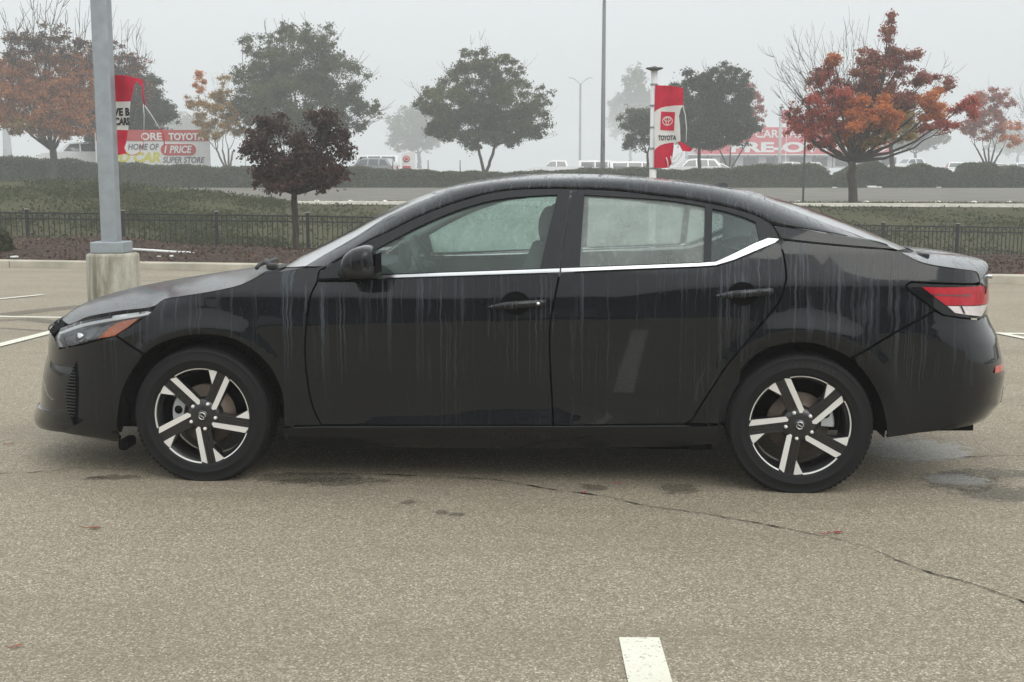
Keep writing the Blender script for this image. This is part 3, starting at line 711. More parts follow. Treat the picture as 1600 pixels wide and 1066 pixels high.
    # mirror on the front door
# ---- bumpers
for sd in (-1, 1):
    fb = panel('front_bumper', O_FBUMP, M_PAINT, CAR, side=sd, extra=end_pts(.16, .66, True), curve=False)
    rb = panel('rear_bumper', O_RBUMP, M_PAINT, CAR, side=sd, extra=end_pts(.28, .80, False), curve=False)
    # air curtain with stacked ribs, lip below it
    vent = bary([(-.609, .543), (-.598, .437), (-.618, .253), (-.640, .262), (-.667, .301), (-.676, .36), (-.661, .432), (-.637, .493), (-.609, .543)], 4)
    vent = clean(vent)
    panel('air_curtain', vent, M_DARK, fb, side=sd, gap=0, off=.002, thick=.004, curve=False)
    for i in range(17):
        z = .283 + i * .0146; A = np.array([(x, z) for x in np.arange(-.72, -.58, .004)]); A = A[inside(A, vent)]
        if len(A) < 3: continue
        mbr = MB(); mbr.tube([S(x, z, .006, sd) for x in (A[0][0] + .004, A[len(A) // 2][0], A[-1][0] - .012)], .0035, 6); mbr.build('vent_rib', M_PLAST, fb)
    lipf = lambda x, z, w: w + .042 * np.clip((.302 - z) / .062, 0, 1)
    lip = straight([(-1.02, .262), (-.90, .275), (-.664, .302), (-.622, .25), (-.680, .205), (-.88, .190), (-1.0, .20), (-1.02, .262)])[:-1]
    panel('bumper_lip', lip, M_PAINTUP, fb, side=sd, gap=0, off=.002, thick=.012, curve=False, fn=lipf)
    grl = straight([(-.80, .642), (-.757, .668), (-.735, .688), (-.80, .694), (xfz(.69) + .001, .69)], .03) + [(xfz(z) + .0005, z) for z in np.arange(.685, .64, -.01)] + [(xfz(.643) + .0005, .643)]
    gr = panel('grille', grl, M_DARK, CAR, side=sd, gap=0, extra=end_pts(.64, .70, True), curve=False)
    for z in (.655, .668, .681):
        pts = [S(float(np.interp(z, *XF)) + LF * t, z, .006, sd) for t in (.001, .01, .03, .06, .1, .15, .2)]
        mbr = MB(); mbr.tube(pts, .004, 6); mbr.build('grille_bar', M_PLAST, gr)
    # rear: reflector, lower trim
    panel('reflector', [(3.578, .552), (3.655, .546), (3.645, .520), (3.567, .523)], plain('reflector_red', (.55, .06, .045), .15, coat=1), rb, side=sd, gap=0, off=.004, thick=.006, curve=False)
    panel('bumper_trim', straight([(3.69, .425), (3.715, .36), (3.68, .315), (3.62, .302), (3.655, .34), (3.69, .425)], .02)[:-1], M_PLAST, rb, side=sd, gap=0, off=.0015, thick=.01, curve=False)
    # ---- headlight
    hl = panel('headlight', O_HEADL, M_DARK, CAR, side=sd, gap=.002, off=-.045, thick=.01, curve=False)
    M_DRL = M_DRL if sd > 0 else plain('lamp_white', (.92, .94, .94), .25, coat=.6, var=.03)
    M_REF = M_REF if sd > 0 else plain('lamp_reflector', (.27, .285, .30), .28, .5, var=.3, scale=18)
    M_AMB = M_AMB if sd > 0 else plain('amber_lens', (.72, .17, .045), .25, coat=.6, var=.2, scale=40)
    M_SMOKE = M_SMOKE if sd > 0 else plain('lamp_housing', (.12, .125, .13), .35, var=.4, scale=20)
    up = bary([(-.745, .664), (-.657, .697), (-.536, .727), (-.402, .752), (-.284, .772), (-.222, .783)], 4); lo = [(p[0] + .004, p[1] - .014 + .004 * i / len(up)) for i, p in enumerate(up)]
    panel('light_strip', up + lo[::-1], M_DRL, hl, side=sd, gap=0, off=-.004, thick=.03, curve=False, step=.02)
    panel('light_strip', [(-.764, .631), (-.748, .664), (-.728, .664), (-.742, .632), (-.706, .600), (-.730, .593)], M_DRL, hl, side=sd, gap=0, off=-.004, thick=.03, curve=False, step=.02)
    panel('reflector_bowl', clean(bary([(-.735, .635), (-.69, .672), (-.60, .702), (-.50, .712), (-.505, .685), (-.56, .645), (-.62, .622), (-.70, .605), (-.735, .635)], 3)), M_REF, hl, side=sd, gap=0, off=-.028, thick=.02, curve=False, step=.02)
    panel('lamp_blade', [(-.505, .70), (-.40, .742), (-.30, .762), (-.25, .765), (-.36, .735), (-.46, .690), (-.52, .648), (-.545, .643)], M_SMOKE, hl, side=sd, gap=0, off=-.016, thick=.02, curve=False, step=.02)
    panel('turn_signal', clean(bary([(-.487, .655), (-.44, .700), (-.38, .733), (-.285, .752)], 4) + [(-.34, .709), (-.40, .672)]), M_AMB, hl, side=sd, gap=0, off=-.007, thick=.03, curve=False, step=.02)
    mbp = MB(); c = S(-.60, .662, -.020, sd); mbp.lathe([(0, -.012), (.018, -.008), (.026, .0), (.028, .02)], 20, 'y', 0, c); mbp.build('projector', M_CHROME, hl)
    M_LENS = M_LENS if sd > 0 else m_glass('clear_lens', (.95, .96, .97), (.6, .62, .63), .05, .05)
    panel('lens', O_HEADL, M_LENS, hl, side=sd, gap=.002, off=.001, thick=.012, curve=False)
    # ---- tail light
    tl = panel('tail_light', straight(lampo, .02), M_LOW, CAR, side=sd, gap=.001, off=.004, thick=.03, curve=False, step=.025, extra=end_pts(.77, .93, False))
    M_RED = M_RED if sd > 0 else plain('red_lens', (.42, .006, .018), .18, spec=.3, coat=.35, var=.22, scale=30)
    M_REDD = M_REDD if sd > 0 else plain('red_lens_dark', (.13, .006, .012), .2, coat=1)
    M_CLR = M_CLR if sd > 0 else plain('clear_tail_lens', (.66, .60, .60), .2, coat=1, var=.15, scale=40)
    panel('red_lens', straight([(3.200, .917), (3.45, .911), (3.565, .905), (3.612, .902), (3.622, .878), (3.615, .846), (3.565, .822), (3.45, .829), (3.306, .838), (3.200, .917)], .015)[:-1], M_RED, tl, side=sd, gap=0, off=.007, thick=.006, curve=False, step=.02, extra=end_pts(.83, .91, False))
    panel('light_bar', [(3.236, .8885), (3.432, .8770), (3.432, .8700), (3.257, .879)], M_REDD, tl, side=sd, gap=0, off=.0085, thick=.003, curve=False)
    panel('clear_lens', straight([(3.314, .834), (3.440, .826), (3.556, .818), (3.501, .775), (3.351, .803), (3.314, .834)], .015)[:-1], M_CLR, tl, side=sd, gap=0, off=.007, thick=.006, curve=False, step=.02)
    panel('lens_divider', [(3.375, .830), (3.384, .8295), (3.402, .7965), (3.392, .7985)], M_LOW, tl, side=sd, gap=0, off=.009, thick=.003, curve=False)

# ---- roof, pillars, screens, hood and boot lid: arched lofts between a centre line and an edge line
def resamp(pts, n):
    P = np.array(bary(pts, 8)); d = np.r_[0, np.cumsum(np.linalg.norm(np.diff(P, axis=0), axis=1))]
    s = np.linspace(0, d[-1], n); return np.stack([np.interp(s, d, P[:, k]) for k in range(P.shape[1])], 1)
def arch(name, C, E, mat, parent, p=2., nv=14, skirt=.02, zf=None, thick_dir=-1):
    """C: centre line (x,z); E: edge line (x,y,z); full width, symmetric"""
    n = len(C); vs = []; fs = []
    us = np.sin(np.linspace(-1, 1, 2 * nv + 1) * math.pi / 2 * .96) / math.sin(math.pi / 2 * .96)
    for i in range(n):
        for u in us:
            k = abs(u) ** p; kx = abs(u) ** 2
            vs.append((C[i][0] + (E[i][0] - C[i][0]) * kx, E[i][1] * -np.sign(u) * -1 * abs(u) if u else 0., C[i][1] + (E[i][2] - C[i][1]) * k))
    m = len(us)
    for i in range(n - 1):
        for j in range(m - 1): fs.append((i * m + j, i * m + j + 1, (i + 1) * m + j + 1, (i + 1) * m + j))
    mb = MB(); mb.add(vs, fs, 0, True)
    if skirt:
        ring = [i * m for i in range(n)] + [(n - 1) * m + j for j in range(1, m)] + [i * m + m - 1 for i in range(n - 2, -1, -1)] + [j for j in range(m - 2, 0, -1)]
        V = [Vector(vs[i]) for i in ring]; V2 = [q + Vector((0, 0, -skirt)) for q in V]; r = len(ring)
        mb.add(V + V2, [(k, (k + 1) % r, (k + 1) % r + r, k + r) for k in range(r)], 0, False)
    o = mb.build(name, mat, parent)
    return o
# hood
hE2 = bary([(-.715, .694), (-.655, .713), (-.576, .743), (-.405, .778), (-.26, .797), (-.215, .806)], 5) + bary([(-.206, .808), (-.181, .828), (-.146, .843), (.055, .876), (.185, .904), (.259, .937), (.309, .968)], 5)[1:]
hE = np.array([(x, W1(x, z) - .004, z) for x, z in hE2]); q = np.linspace(0, 1, 46)
dd = np.r_[0, np.cumsum(np.linalg.norm(np.diff(hE, axis=0), axis=1))]; dd /= dd[-1]
hE = np.stack([np.interp(q, dd, hE[:, k]) for k in range(3)], 1)
hC = resamp([(-.955, .690), (-.90, .728), (-.80, .772), (-.66, .812), (-.48, .848), (-.28, .880), (-.08, .908), (.10, .930), (.24, .948)], 46)
arch('hood', hC, hE, M_HOOD, CAR, p=2.3)
# windscreen
wE2 = T['ws_edge']; wy = [-.74, -.72, -.70, -.67, -.64, -.61, -.58]
wE = resamp([(x, y, z) for (x, z), y in zip(wE2, wy)], 30) if False else np.stack([np.interp(np.linspace(0, 6, 30), range(7), c) for c in ([p[0] for p in wE2], [-y for y in wy], [p[1] for p in wE2])], 1)
wC = resamp([(.205, .944), (.301, 1.004), (.404, 1.056), (.532, 1.121), (.701, 1.209), (.844, 1.276), (.958, 1.317)], 30)
arch('windscreen', wC, wE, M_GLASS_W, CAR, p=2.0, skirt=0)
# backlight
bE2 = [(2.56, 1.288)] + T['bl_edge'][1:]; by = [.565, .60, .63, .65, .67]
bE = np.stack([np.interp(np.linspace(0, 4, 24), range(5), c) for c in ([p[0] for p in bE2], by, [p[1] for p in bE2])], 1)
bC = resamp([(2.60, 1.310), (2.76, 1.264), (2.888, 1.222), (3.115, 1.131), (3.30, 1.050)], 24)
arch('rear_window', bC, bE, M_GLASS_W, CAR, p=2.0, skirt=0)
# roof with both pillars: rail strip from the door line up to the screens
railB2 = bary(T['framegap'], 5)[:-1] + bary(T['pilup'][:3] + [(3.06, 1.098)], 5)
railB = np.array([(x, W1(x, z), z) for x, z in railB2])
roofE = [(1.12, .582, 1.333), (1.25, .572, 1.361), (1.45, .563, 1.382), (1.70, .560, 1.389), (1.95, .560, 1.383), (2.2, .562, 1.361), (2.4, .565, 1.331)]
topL = [tuple(p) for p in wE[::3]] + roofE + [tuple(p) for p in bE[1::3]]
NS = 90
B = resamp([tuple(p) for p in railB], NS); Tt = resamp(topL, NS)
Tx = np.array(topL)
# pair stations by the x coordinate of the top line
f = np.linspace(0, 1, NS)
def ease(a, b): return a + (b - a)
vs = []; fs = []; mat_i = []; nr = 6; cen = []
roofC = [(.958, 1.319), (1.056, 1.346), (1.162, 1.371), (1.267, 1.389), (1.406, 1.403), (1.545, 1.409), (1.825, 1.405), (2.031, 1.392), (2.235, 1.372), (2.372, 1.353), (2.507, 1.332), (2.60, 1.312)]
rC = np.array(bary(roofC, 6))
iw = None
tx = Tt[:, 0]
i0 = int(np.argmin(abs(tx - 1.067))); i1 = int(np.argmin(abs(tx - 2.56)))
B = np.stack([np.interp(np.interp(np.arange(NS), [0, i0, i1, NS - 1], [.589, 1.10, 2.50, 3.06]), railB[:, 0], railB[:, k]) for k in range(3)], 1)
row = []
for i in range(NS):
    b0, t0 = Vector(B[i]), Vector(Tt[i]); k0 = Vector((b0.x + (t0.x - b0.x) * .5, b0.y + (t0.y - b0.y) * .24, b0.z + (t0.z - b0.z) * .80))
    ids = []
    prof = []
    for j in range(nr + 1):
        u = j / nr; p = b0 * (1 - u) ** 2 + k0 * 2 * u * (1 - u) + t0 * u * u; prof.append(p)
    if i0 <= i <= i1:
        xc = .958 + (2.60 - .958) * (tx[i] - tx[i0]) / (tx[i1] - tx[i0]); zc = float(np.interp(xc, rC[:, 0], rC[:, 1]))
        for j in range(1, 9):
            u = 1 - j / 8; prof.append(Vector((xc + (t0.x - xc) * u * u, t0.y * u, zc + (t0.z - zc) * abs(u) ** 2.0)))
    row.append(prof)
rm = MB()
for sd in (-1, 1):
    base = len(rm.v); start = []
    for prof in row:
        start.append(len(rm.v)); rm.v += [(p.x, p.y * sd, p.z) for p in prof]
    for i in range(NS - 1):
        m = min(len(row[i]), len(row[i + 1]))
        for j in range(m - 1):
            q = (start[i] + j, start[i] + j + 1, start[i + 1] + j + 1, start[i + 1] + j)
            rm.f.append(q if sd < 0 else q[::-1]); rm.mi.append(0); rm.sm.append(True)
    # turned-in lower edge
    lo_ = len(rm.v); rm.v += [(p[0].x, (p[0].y - .02) * sd, p[0].z + .004) for p in row]
    for i in range(NS - 1): rm.f.append((start[i], start[i + 1], lo_ + i + 1, lo_ + i)); rm.mi.append(0); rm.sm.append(False)
roof = rm.build('roof', M_PAINTUP, CAR)
# gloss triangle behind the rear doors
for sd in (-1, 1):
    tri = bary([(2.571, 1.179), (2.763, 1.151), (2.991, 1.112), (3.060, 1.094), (3.108, 1.074)], 5) + bary([(3.093, 1.077), (2.825, 1.099), (2.605, 1.122)], 5) 
    panel('corner_trim', tri, M_LOW, CAR, side=sd, gap=.002, curve=False)
# aerial fin
mb = MB(); A = at(0, 0, 1); vs = []
fin = [(2.365, .0, .022), (2.395, .017, .022), (2.42, .026, .020), (2.44, .027, .018), (2.447, .018, .015)]
for x, h, w in fin:
    zb = float(np.interp(x, rC[:, 0], rC[:, 1])) - .004
    vs += [(x, -w, zb), (x, -w * .45, zb + h * .8), (x, 0, zb + h), (x, w * .45, zb + h * .8), (x, w, zb)]
mb.add(vs, [(i * 5 + k, i * 5 + k + 1, (i + 1) * 5 + k + 1, (i + 1) * 5 + k) for i in range(len(fin) - 1) for k in range(4)] + [tuple(range(20, 25))], 0, True); mb.build('roof_antenna', M_PLAST, CAR)
# boot lid
tE2 = bary([(3.119, 1.064), (3.212, 1.021), (3.351, .996), (3.466, .978), (3.492, .962), (3.503, .926)], 5)
tE = [(x, W1(x, z) - .003, z) for x, z in tE2] + [(3.545, .63, .90), (3.55, .60, .85), (3.55, .58, .80), (3.55, .57, .76)]
tC = resamp([(3.325, 1.044), (3.42, 1.036), (3.547, 1.022), (3.62, 1.008), (3.660, .999), (3.682, .987), (3.687, .966)], len(tE2)).tolist() + [(3.672, .90), (3.668, .85), (3.66, .80), (3.65, .76)]
tE = np.array(tE); tC = np.array(tC)
bl = arch('trunk_lid', tC, tE, M_PAINTUP, CAR, p=3.4, nv=16)
mb = MB(); mb.lathe([(0, .012), (.030, .010), (.036, 0)], 24, 'x', 0, (3.672, 0, .90)); mb.box((3.689, 0, .90), (.008, .11, .018)); mb.build('rear_badge', M_CHROME, bl)
for y in (-.45, .45):
    mb = MB(); mb.bbox((3.600, y, .935), (.03, .08, .018), .005); mb.build('badge_lettering', M_CHROME, bl)
# cowl and wiper
mb = MB()
vs = []
for u in np.linspace(-1, 1, 17):
    k = u * u; vs += [(.245 + .07 * k, u * .80, .943 + .022 * k - .012), (.215 + .25 * k, u * .74, .945 + .038 * k - .004)]
mb.add(vs, [(2 * i, 2 * i + 2, 2 * i + 3, 2 * i + 1) for i in range(16)], 0, True); mb.build('cowl', M_PLAST, CAR)
mb = MB(); mb.tube([(.20, -.62, .966), (.16, -.45, .968), (.15, -.1, .975)], .010, 6); mb.tube([(.27, -.60, .972), (.22, -.52, .985), (.16, -.32, .982)], .013, 6); mb.bbox((.27, -.60, .972), (.05, .05, .03), .008); mb.build('wiper', M_PLAST, CAR)

# ---- door mirrors
for sd in (-1, 1):
    prof = clean(bary([(.691, 1.010), (.703, 1.046), (.742, 1.080), (.793, 1.095), (.827, 1.090), (.845, 1.068), (.851, 1.026), (.849, .972), (.833, .953), (.761, .950), (.716, .962), (.695, .985), (.691, 1.010)], 3))
    cx_, cz_ = .775, 1.018; vs = []; n = len(prof); ys = [(-.880, .55), (-.892, .80), (-.91, .95), (-.94, 1.0), (-.985, 1.0), (-1.03, .97), (-1.06, .88), (-1.078, .70), (-1.086, .40)]
    for y, s in ys:
        for x, z in prof: vs.append((cx_ + (x - cx_) * s, -y * sd, cz_ + (z - cz_) * s))
    vs = [(x, y, z) for x, y, z in vs]
    fs = [(i * n + k, i * n + (k + 1) % n, (i + 1) * n + (k + 1) % n, (i + 1) * n + k) for i in range(len(ys) - 1) for k in range(n)] + [tuple(range(n)), tuple((len(ys) - 1) * n + k for k in range(n))]
    mb = MB(); mb.add(vs, fs, 0, True)
    for k, f_ in enumerate(mb.f):                       # upper cap painted, lower half black plastic
        z = np.mean([mb.v[i][2] for i in f_])
        mb.mi[k] = 0 if z > 1.006 else 1
    mr_ = mb.build('wing_mirror', [M_PAINTUP, M_PLAST], CAR)
    mb = MB(); mb.tube([(.66, -.83 * -sd, .955), (.70, -.87 * -sd, .962), (.76, -.93 * -sd, .972)], [.03, .027, .03], 10); mb.build('mirror_stalk', M_PLAST, mr_)
    mb = MB(); mb.bbox((.8515, -.985 * -sd, 1.018), (.003, .13, .085), .001); mb.build('mirror_glass', M_DARK, mr_)

# ---- wheels
def tyre_profile():
    ro, rt = .320, .318
    return [(.222, -.088), (.228, -.0955), (.236, -.0975), (.255, -.1005), (.258, -.1025), (.262, -.1025), (.265, -.1005), (.285, -.1000), (.298, -.0965), (.300, -.0975), (.304, -.0965), (.310, -.091), (.3155, -.083), (.3185, -.072)] + \
        [(.3195, -.050), (.312, -.0485), (.312, -.0425), (.3198, -.041), (.3200, -.016), (.312, -.0145), (.312, -.0085), (.3200, -.007)]
TP = [(r - .003 * max(0, (r - .285) / .035), a) for r, a in tyre_profile()]; TP = TP + [(r, -a) for r, a in TP[::-1]]
def wheel(cx, phase, front):
    y0 = -.7875; zc = .303
    mb = MB(); mb.lathe([(.2185, -.075), (.2265, -.0915), (.2275, -.0925), (.2285, -.0915), (.229, -.085), (.222, -.07), (.206, -.06), (.200, -.02), (.196, .03), (.205, .08), (.228, .092)], 72)
    w = mb.build('wheel', M_ALLOYB, CAR); w.location = (cx, y0, zc); w.rotation_euler = (0, 0, 0)
    mb = MB(); mb.lathe(TP, 110)
    mb.v = [(x, y * (1 + .05 * max(0, (-z - .28) / .04)), max(z, -zc + .001)) for x, y, z in mb.v]
    tw = 2 * math.pi / 110
    # sipes and shoulder blocks
    for k in range(80):
        a = 2 * math.pi * k / 80; c, s = math.cos(a), math.sin(a)
        for sg in (-1, 1):
            for (yy, dy) in ((.078, .012), (.029, .02)):
                p = Vector((.3158 * c, sg * yy, .3158 * s))
                if p.z < -zc + .012: continue
                m = Matrix.Rotation(-a + math.pi / 2, 3, 'Y'); mb.box(p, (.0165, dy, .003), 0, m)
    mb.build('tyre', M_RUB, w)
    R = .2275; yf = -.083
    P = lambda al, pe, y: (lambda u, v: Vector((al * u[0] + pe * v[0], y, al * u[1] + pe * v[1])))
    for k in range(5):
        ph = R_(phase - 72 * k); u = (math.cos(ph), math.sin(ph)); v = (math.sin(ph), -math.cos(ph))
        Q = lambda al, pe, y: Vector((R * (al * u[0] + pe * v[0]), y, R * (al * u[1] + pe * v[1])))
        def prism(mb, poly, y0_, y1_, mi=0, slope=0.):
            n = len(poly); vs = [Q(a, p, y0_ + slope * (1 - a)) for a, p in poly] + [Q(a * .995, p, y1_) for a, p in poly]
            ar = area([(a, p) for a, p in poly]); fs = [tuple(range(n)), tuple(range(2 * n - 1, n - 1, -1))] + [(i, i + n, (i + 1) % n + n, (i + 1) % n) for i in range(n)]
            mb.add(vs, fs, mi)
        mb = MB(); prism(mb, [(.18, -.10), (.18, .10), (.985, .095), (.985, -.095)], yf + .004, yf + .045, 0, .010)
        for pe in (-.055, 0, .055): prism(mb, [(.32, pe - .016), (.32, pe + .016), (.975, pe + .014), (.975, pe - .014)], yf - .001, yf + .02, 0, .010)
        prism(mb, [(.18, .11), (.25, .20), (.93, .205), (.985, .095), (.2, .095)], yf + .002, yf + .045, 0, .010)
        prism(mb, [(.94, -.27), (.985, -.09), (.62, -.09)], yf + .002, yf + .04, 0, .010)
        sp = mb.build('spoke', M_ALLOYB, w)
        mb = MB(); prism(mb, [(.185, .113), (.252, .198), (.915, .203), (.978, .092), (.19, .097)], yf - .004, yf + .004, 0, .010)
        prism(mb, [(.925, -.268), (.982, -.095), (.69, -.085)], yf - .004, yf + .004, 0, .004)
        a0, a1 = math.atan2(.205, .95), R_(72) - math.atan2(.27, .93); n = 12; vs = []
        for j in range(n + 1):
            g = ph - (a0 + (a1 - a0) * j / n)
            for rr, yy in ((.955, yf - .003), (.998, yf - .006), (.998, yf + .006), (.955, yf + .006)): vs.append((R * rr * math.cos(g), yy, R * rr * math.sin(g)))
        mb.add(vs, [(j * 4 + q, j * 4 + (q + 1) % 4, (j + 1) * 4 + (q + 1) % 4, (j + 1) * 4 + q) for j in range(n) for q in range(4)])
        mb.build('machined_face', M_MACH, w)
        g = ph; mb = MB(); mb.lathe([(0, -.012), (.006, -.012), (.0085, -.007), (.009, .01)], 6, 'y', 0, (.268 * R * math.cos(g), yf + .006, .268 * R * math.sin(g))); mb.build('wheel_nut', M_MACH, w)
    mb = MB(); mb.lathe([(0, yf + .002), (.050, yf + .002), (.062, yf + .006), (.080, yf + .014), (.085, yf + .05)], 40); mb.build('hub', M_ALLOYB, w)
    mb = MB(); mb.lathe([(0, yf - .003), (.024, yf - .003), (.027, yf + .003)], 28, mi=0)
    mb.lathe([(.0135, yf - .0035), (.0135, yf - .006), (.0175, yf - .006), (.0175, yf - .0035)], 28, mi=1)
    m = Matrix.Rotation(R_(28), 3, 'Y'); mb.box((0, yf - .006, 0), (.046, .004, .0085), 0, m); mb.box((0, yf - .0065, 0), (.026, .0045, .0055), 1, m)
    mb.build('centre_cap', [M_ALLOYB, M_CHROME], w)
    M_D = bpy.data.materials.get('brake_disc') or plain('brake_disc', (.17, .135, .11), .5, .5, var=.3, scale=14)
    mb = MB(); mb.lathe([(.060, -.042), (.072, -.040), (.075, -.028), (.138, -.026), (.138, -.002), (.07, -.002)], 48); mb.build('brake_disc', M_D, w)
    M_C = bpy.data.materials.get('caliper_alloy') or plain('caliper_alloy', (.45, .47, .48), .5, .3)
    mb = MB(); a_c = 170 if front else 22
    pts = []
    for j in range(9):
        g = R_(a_c - 26 + 52 * j / 8); pts.append(g)
    vs = []
    for g in pts:
        for rr, yy in ((.098, -.052), (.150, -.050), (.158, -.036), (.158, .02), (.098, .02)): vs.append((rr * math.cos(g), yy, rr * math.sin(g)))
    mb.add(vs, [(j * 5 + q, j * 5 + (q + 1) % 5, (j + 1) * 5 + (q + 1) % 5, (j + 1) * 5 + q) for j in range(8) for q in range(5)] + [tuple(range(5)), tuple(range(40, 45))])
    gx = R_(a_c); mb.lathe([(0, -.058), (.017, -.057), (.02, -.05)], 16, 'y', 1, (.124 * math.cos(gx), 0, .124 * math.sin(gx))); mb.build('brake_caliper', [M_C, M_DARK], w)
    return w
# raised sidewall lettering
def arc_letters(w, body, r, mid, size, name='tyre_lettering'):
    c = bpy.data.curves.new('letters', 'FONT'); c.size = size; c.resolution_u = 2; c.offset = .0004; n = len(body); step = size * .92 / r; first = mid + step * (n - 1) / 2
    V = []; F = []
    for i, ch in enumerate(body):
        if ch == ' ': continue
        c.body = ch; o = bpy.data.objects.new('letters', c); COL.objects.link(o); bpy.context.view_layer.update(); dg = bpy.context.evaluated_depsgraph_get(); me = o.evaluated_get(dg).to_mesh()
        a = first - step * i; b0 = len(V); vv = [v.co.copy() for v in me.vertices]; xm = sum(v.x for v in vv) / max(1, len(vv))
        for v in vv:
            g = a - (v.x - xm) / r; rr = r + v.y; V.append((rr * math.cos(g), -.1012 + .35 * max(0, rr - .275) * .12, rr * math.sin(g)))
        F += [tuple(q + b0 for q in p.vertices) for p in me.polygons]; o.evaluated_get(dg).to_mesh_clear(); bpy.data.objects.remove(o)
    bpy.data.curves.remove(c); mb = MB(); mb.add(V, F); mb.build(name, M_LETT, w)
M_LETT = plain('tyre_letter_rubber', (.022, .022, .023), .5, spec=.4)
wf = wheel(0.0, 63.8, True); wr = wheel(2.700, 115.0, False); wr.location.z = .303
for w, m0 in ((wf, 128), (wr, 78)):
    if w is wr: arc_letters(w, 'KINERGY', .264, R_(m0), .028)
for w, ph in ((wf, 10), (wr, 20)):
    c = copy_tree(w, CAR); c.location.y = .7875; c.rotation_euler = (0, 0, math.pi)
# ---- dark inner body, floor, arches
for cx, r in ((.02, .36), (2.703, .372)):
    for sd in (-1, 1):
        mb = MB(); vs = []; n = 24
        for k in range(n + 1):
            a = R_(-8 + 196 * k / n); x, z = cx + r * math.cos(a), .30 + r * math.sin(a)
            yo = min(.868, W1(x, max(.26, z)) - .012); vs += [(x, yo * sd, z), (x, .60 * sd, z)]
        fs = [(2 * k, 2 * k + 1, 2 * k + 3, 2 * k + 2) for k in range(n)]; mb.add(vs, fs, 0, True)
        mb.add([(cx, .60 * sd, .30)] + [vs[2 * k + 1] for k in range(n + 1)], [(0, 1 + k, 2 + k) for k in range(n)], 0)
        mb.build('wheel_arch_liner', M_DARK, CAR)
shell = [(-.72, .60), (-.60, .68), (-.2, .76), (.05, .84), (.30, .92), (.58, .94), (1.6, .955), (2.3, .985), (2.55, 1.08), (2.62, 1.09), (3.09, 1.04), (3.35, .96), (3.48, .90), (3.50, .60), (3.45, .33), (3.09, .27)] + [(2.703 + .40 * math.cos(R_(a)), .30 + .40 * math.sin(R_(a))) for a in range(0, 181, 12)] + [(2.29, .23), (.43, .19)] + [(.02 + .39 * math.cos(R_(a)), .30 + .39 * math.sin(R_(a))) for a in range(0, 181, 12)] + [(-.42, .18), (-.70, .20), (-.78, .40)]
for sd in (-1, 1): panel('inner_body', straight(shell + [shell[0]], .06)[:-1], M_DARK, CAR, side=sd, gap=0, off=-.034, thick=.05, curve=False, step=.09)
mb = MB(); mb.box((1.35, 0, .195), (1.95, 1.60, .05)); mb.box((-.45, 0, .25), (.7, 1.2, .12)); mb.box((3.1, 0, .30), (.62, 1.25, .12)); mb.box((.02, 0, .34), (.75, 1.19, .2)); mb.box((2.703, 0, .34), (.75, 1.19, .2))
mb.box((.38, 0, .62), (.03, 1.55, .60)); mb.box((2.72, 0, .62), (.03, 1.5, .75)); mb.tube([(2.75, -.30, .20), (3.3, -.35, .215), (3.58, -.42, .235)], .035, 10); mb.build('floor_pan', M_DARK, CAR)
for sd in (-1, 1):
    mb = MB(); mb.bbox((-.415, .74 * sd, .142), (.045, .12, .05), .01, 0); mb.build('air_deflector', M_DARK, CAR)
    mb = MB(); mb.bbox((2.26, .70 * sd, .195), (.09, .2, .06), .01); mb.build('air_deflector', M_PLAST, CAR)
mb = MB(); mb.tube([(3.36, -.50, .315), (3.50, -.50, .312)], .028, 14); mb.build('exhaust_pipe', M_DARK, CAR)
# ---- cabin
def seat(x, y, w, name='seat'):
    t = bpy.data.objects.new(name, None)
    mb = MB(); 
    mb.bbox((x, y, .46), (.52, w, .16), .05)
    o = mb.build(name, M_SEAT, CAR)
    vs = []; mb = MB()
    for i in range(7):
        u = i / 6; xx = x + .24 + .20 * u; zz = .48 + .60 * u; th = .075 - .02 * u; hw = w / 2 * (1 - .15 * u * u)
        vs += [(xx - th, y - hw, zz), (xx - th * 1.15, y, zz), (xx - th, y + hw, zz), (xx + th, y + hw * .95, zz - .03), (xx + th, y - hw * .95, zz - .03)]
    mb.add(vs, [(i * 5 + k, i * 5 + (k + 1) % 5, (i + 1) * 5 + (k + 1) % 5, (i + 1) * 5 + k) for i in range(6) for k in range(5)] + [tuple(range(30, 35))], 0, True); mb.build('backrest', M_SEAT, o)
    mb = MB(); mb.lathe([(0, -.13), (.045, -.125), (.062, -.10), (.066, 0), (.062, .10), (.045, .125), (0, .13)], 16, 'y', 0, (0, 0, 0)); 
    mb.v = [(p[0] * .75 + x + .455, p[1] + y, p[2] * 1.5 + 1.155) for p in mb.v]; mb.tube([(x + .44, y - .05, 1.05), (x + .45, y - .05, 1.13)], .007, 6); mb.build('headrest', M_SEAT, o)
    return o
seat(1.11, -.37, .50); seat(1.11, .37, .50)
mb = MB(); mb.bbox((2.25, 0, .47), (.52, 1.30, .18), .05); rs = mb.build('rear_seat', M_SEAT, CAR)
mb = MB(); mb.prism([(2.46, .5), (2.42, .62), (2.60, 1.02), (2.72, 1.02), (2.72, .5)], -.65, .65); mb.build('backrest', M_SEAT, rs)
for y in (-.40, .40):
    mb = MB(); mb.lathe([(0, -.12), (.05, -.11), (.06, 0), (.05, .11), (0, .12)], 14, 'y'); mb.v = [(p[0] * .8 + 2.66, p[1] + y, p[2] * 1.2 + 1.06) for p in mb.v]; mb.build('headrest', M_SEAT, rs)
mb = MB(); mb.prism([(.36, .55), (.36, .93), (.50, .955), (.66, .945), (.80, .925), (.86, .88), (.86, .70), (.80, .58)], -.70, .70); da = mb.build('dashboard', M_GREY, CAR)
mb = MB(); mb.prism([(.74, .92), (.74, .985), (.80, .975), (.86, .92)], -.55, -.18); mb.bbox((.80, 0, .99), (.03, .24, .14), .01); mb.build('instrument_hood', M_GREY, da)
mb = MB(); tor = []; n = 36
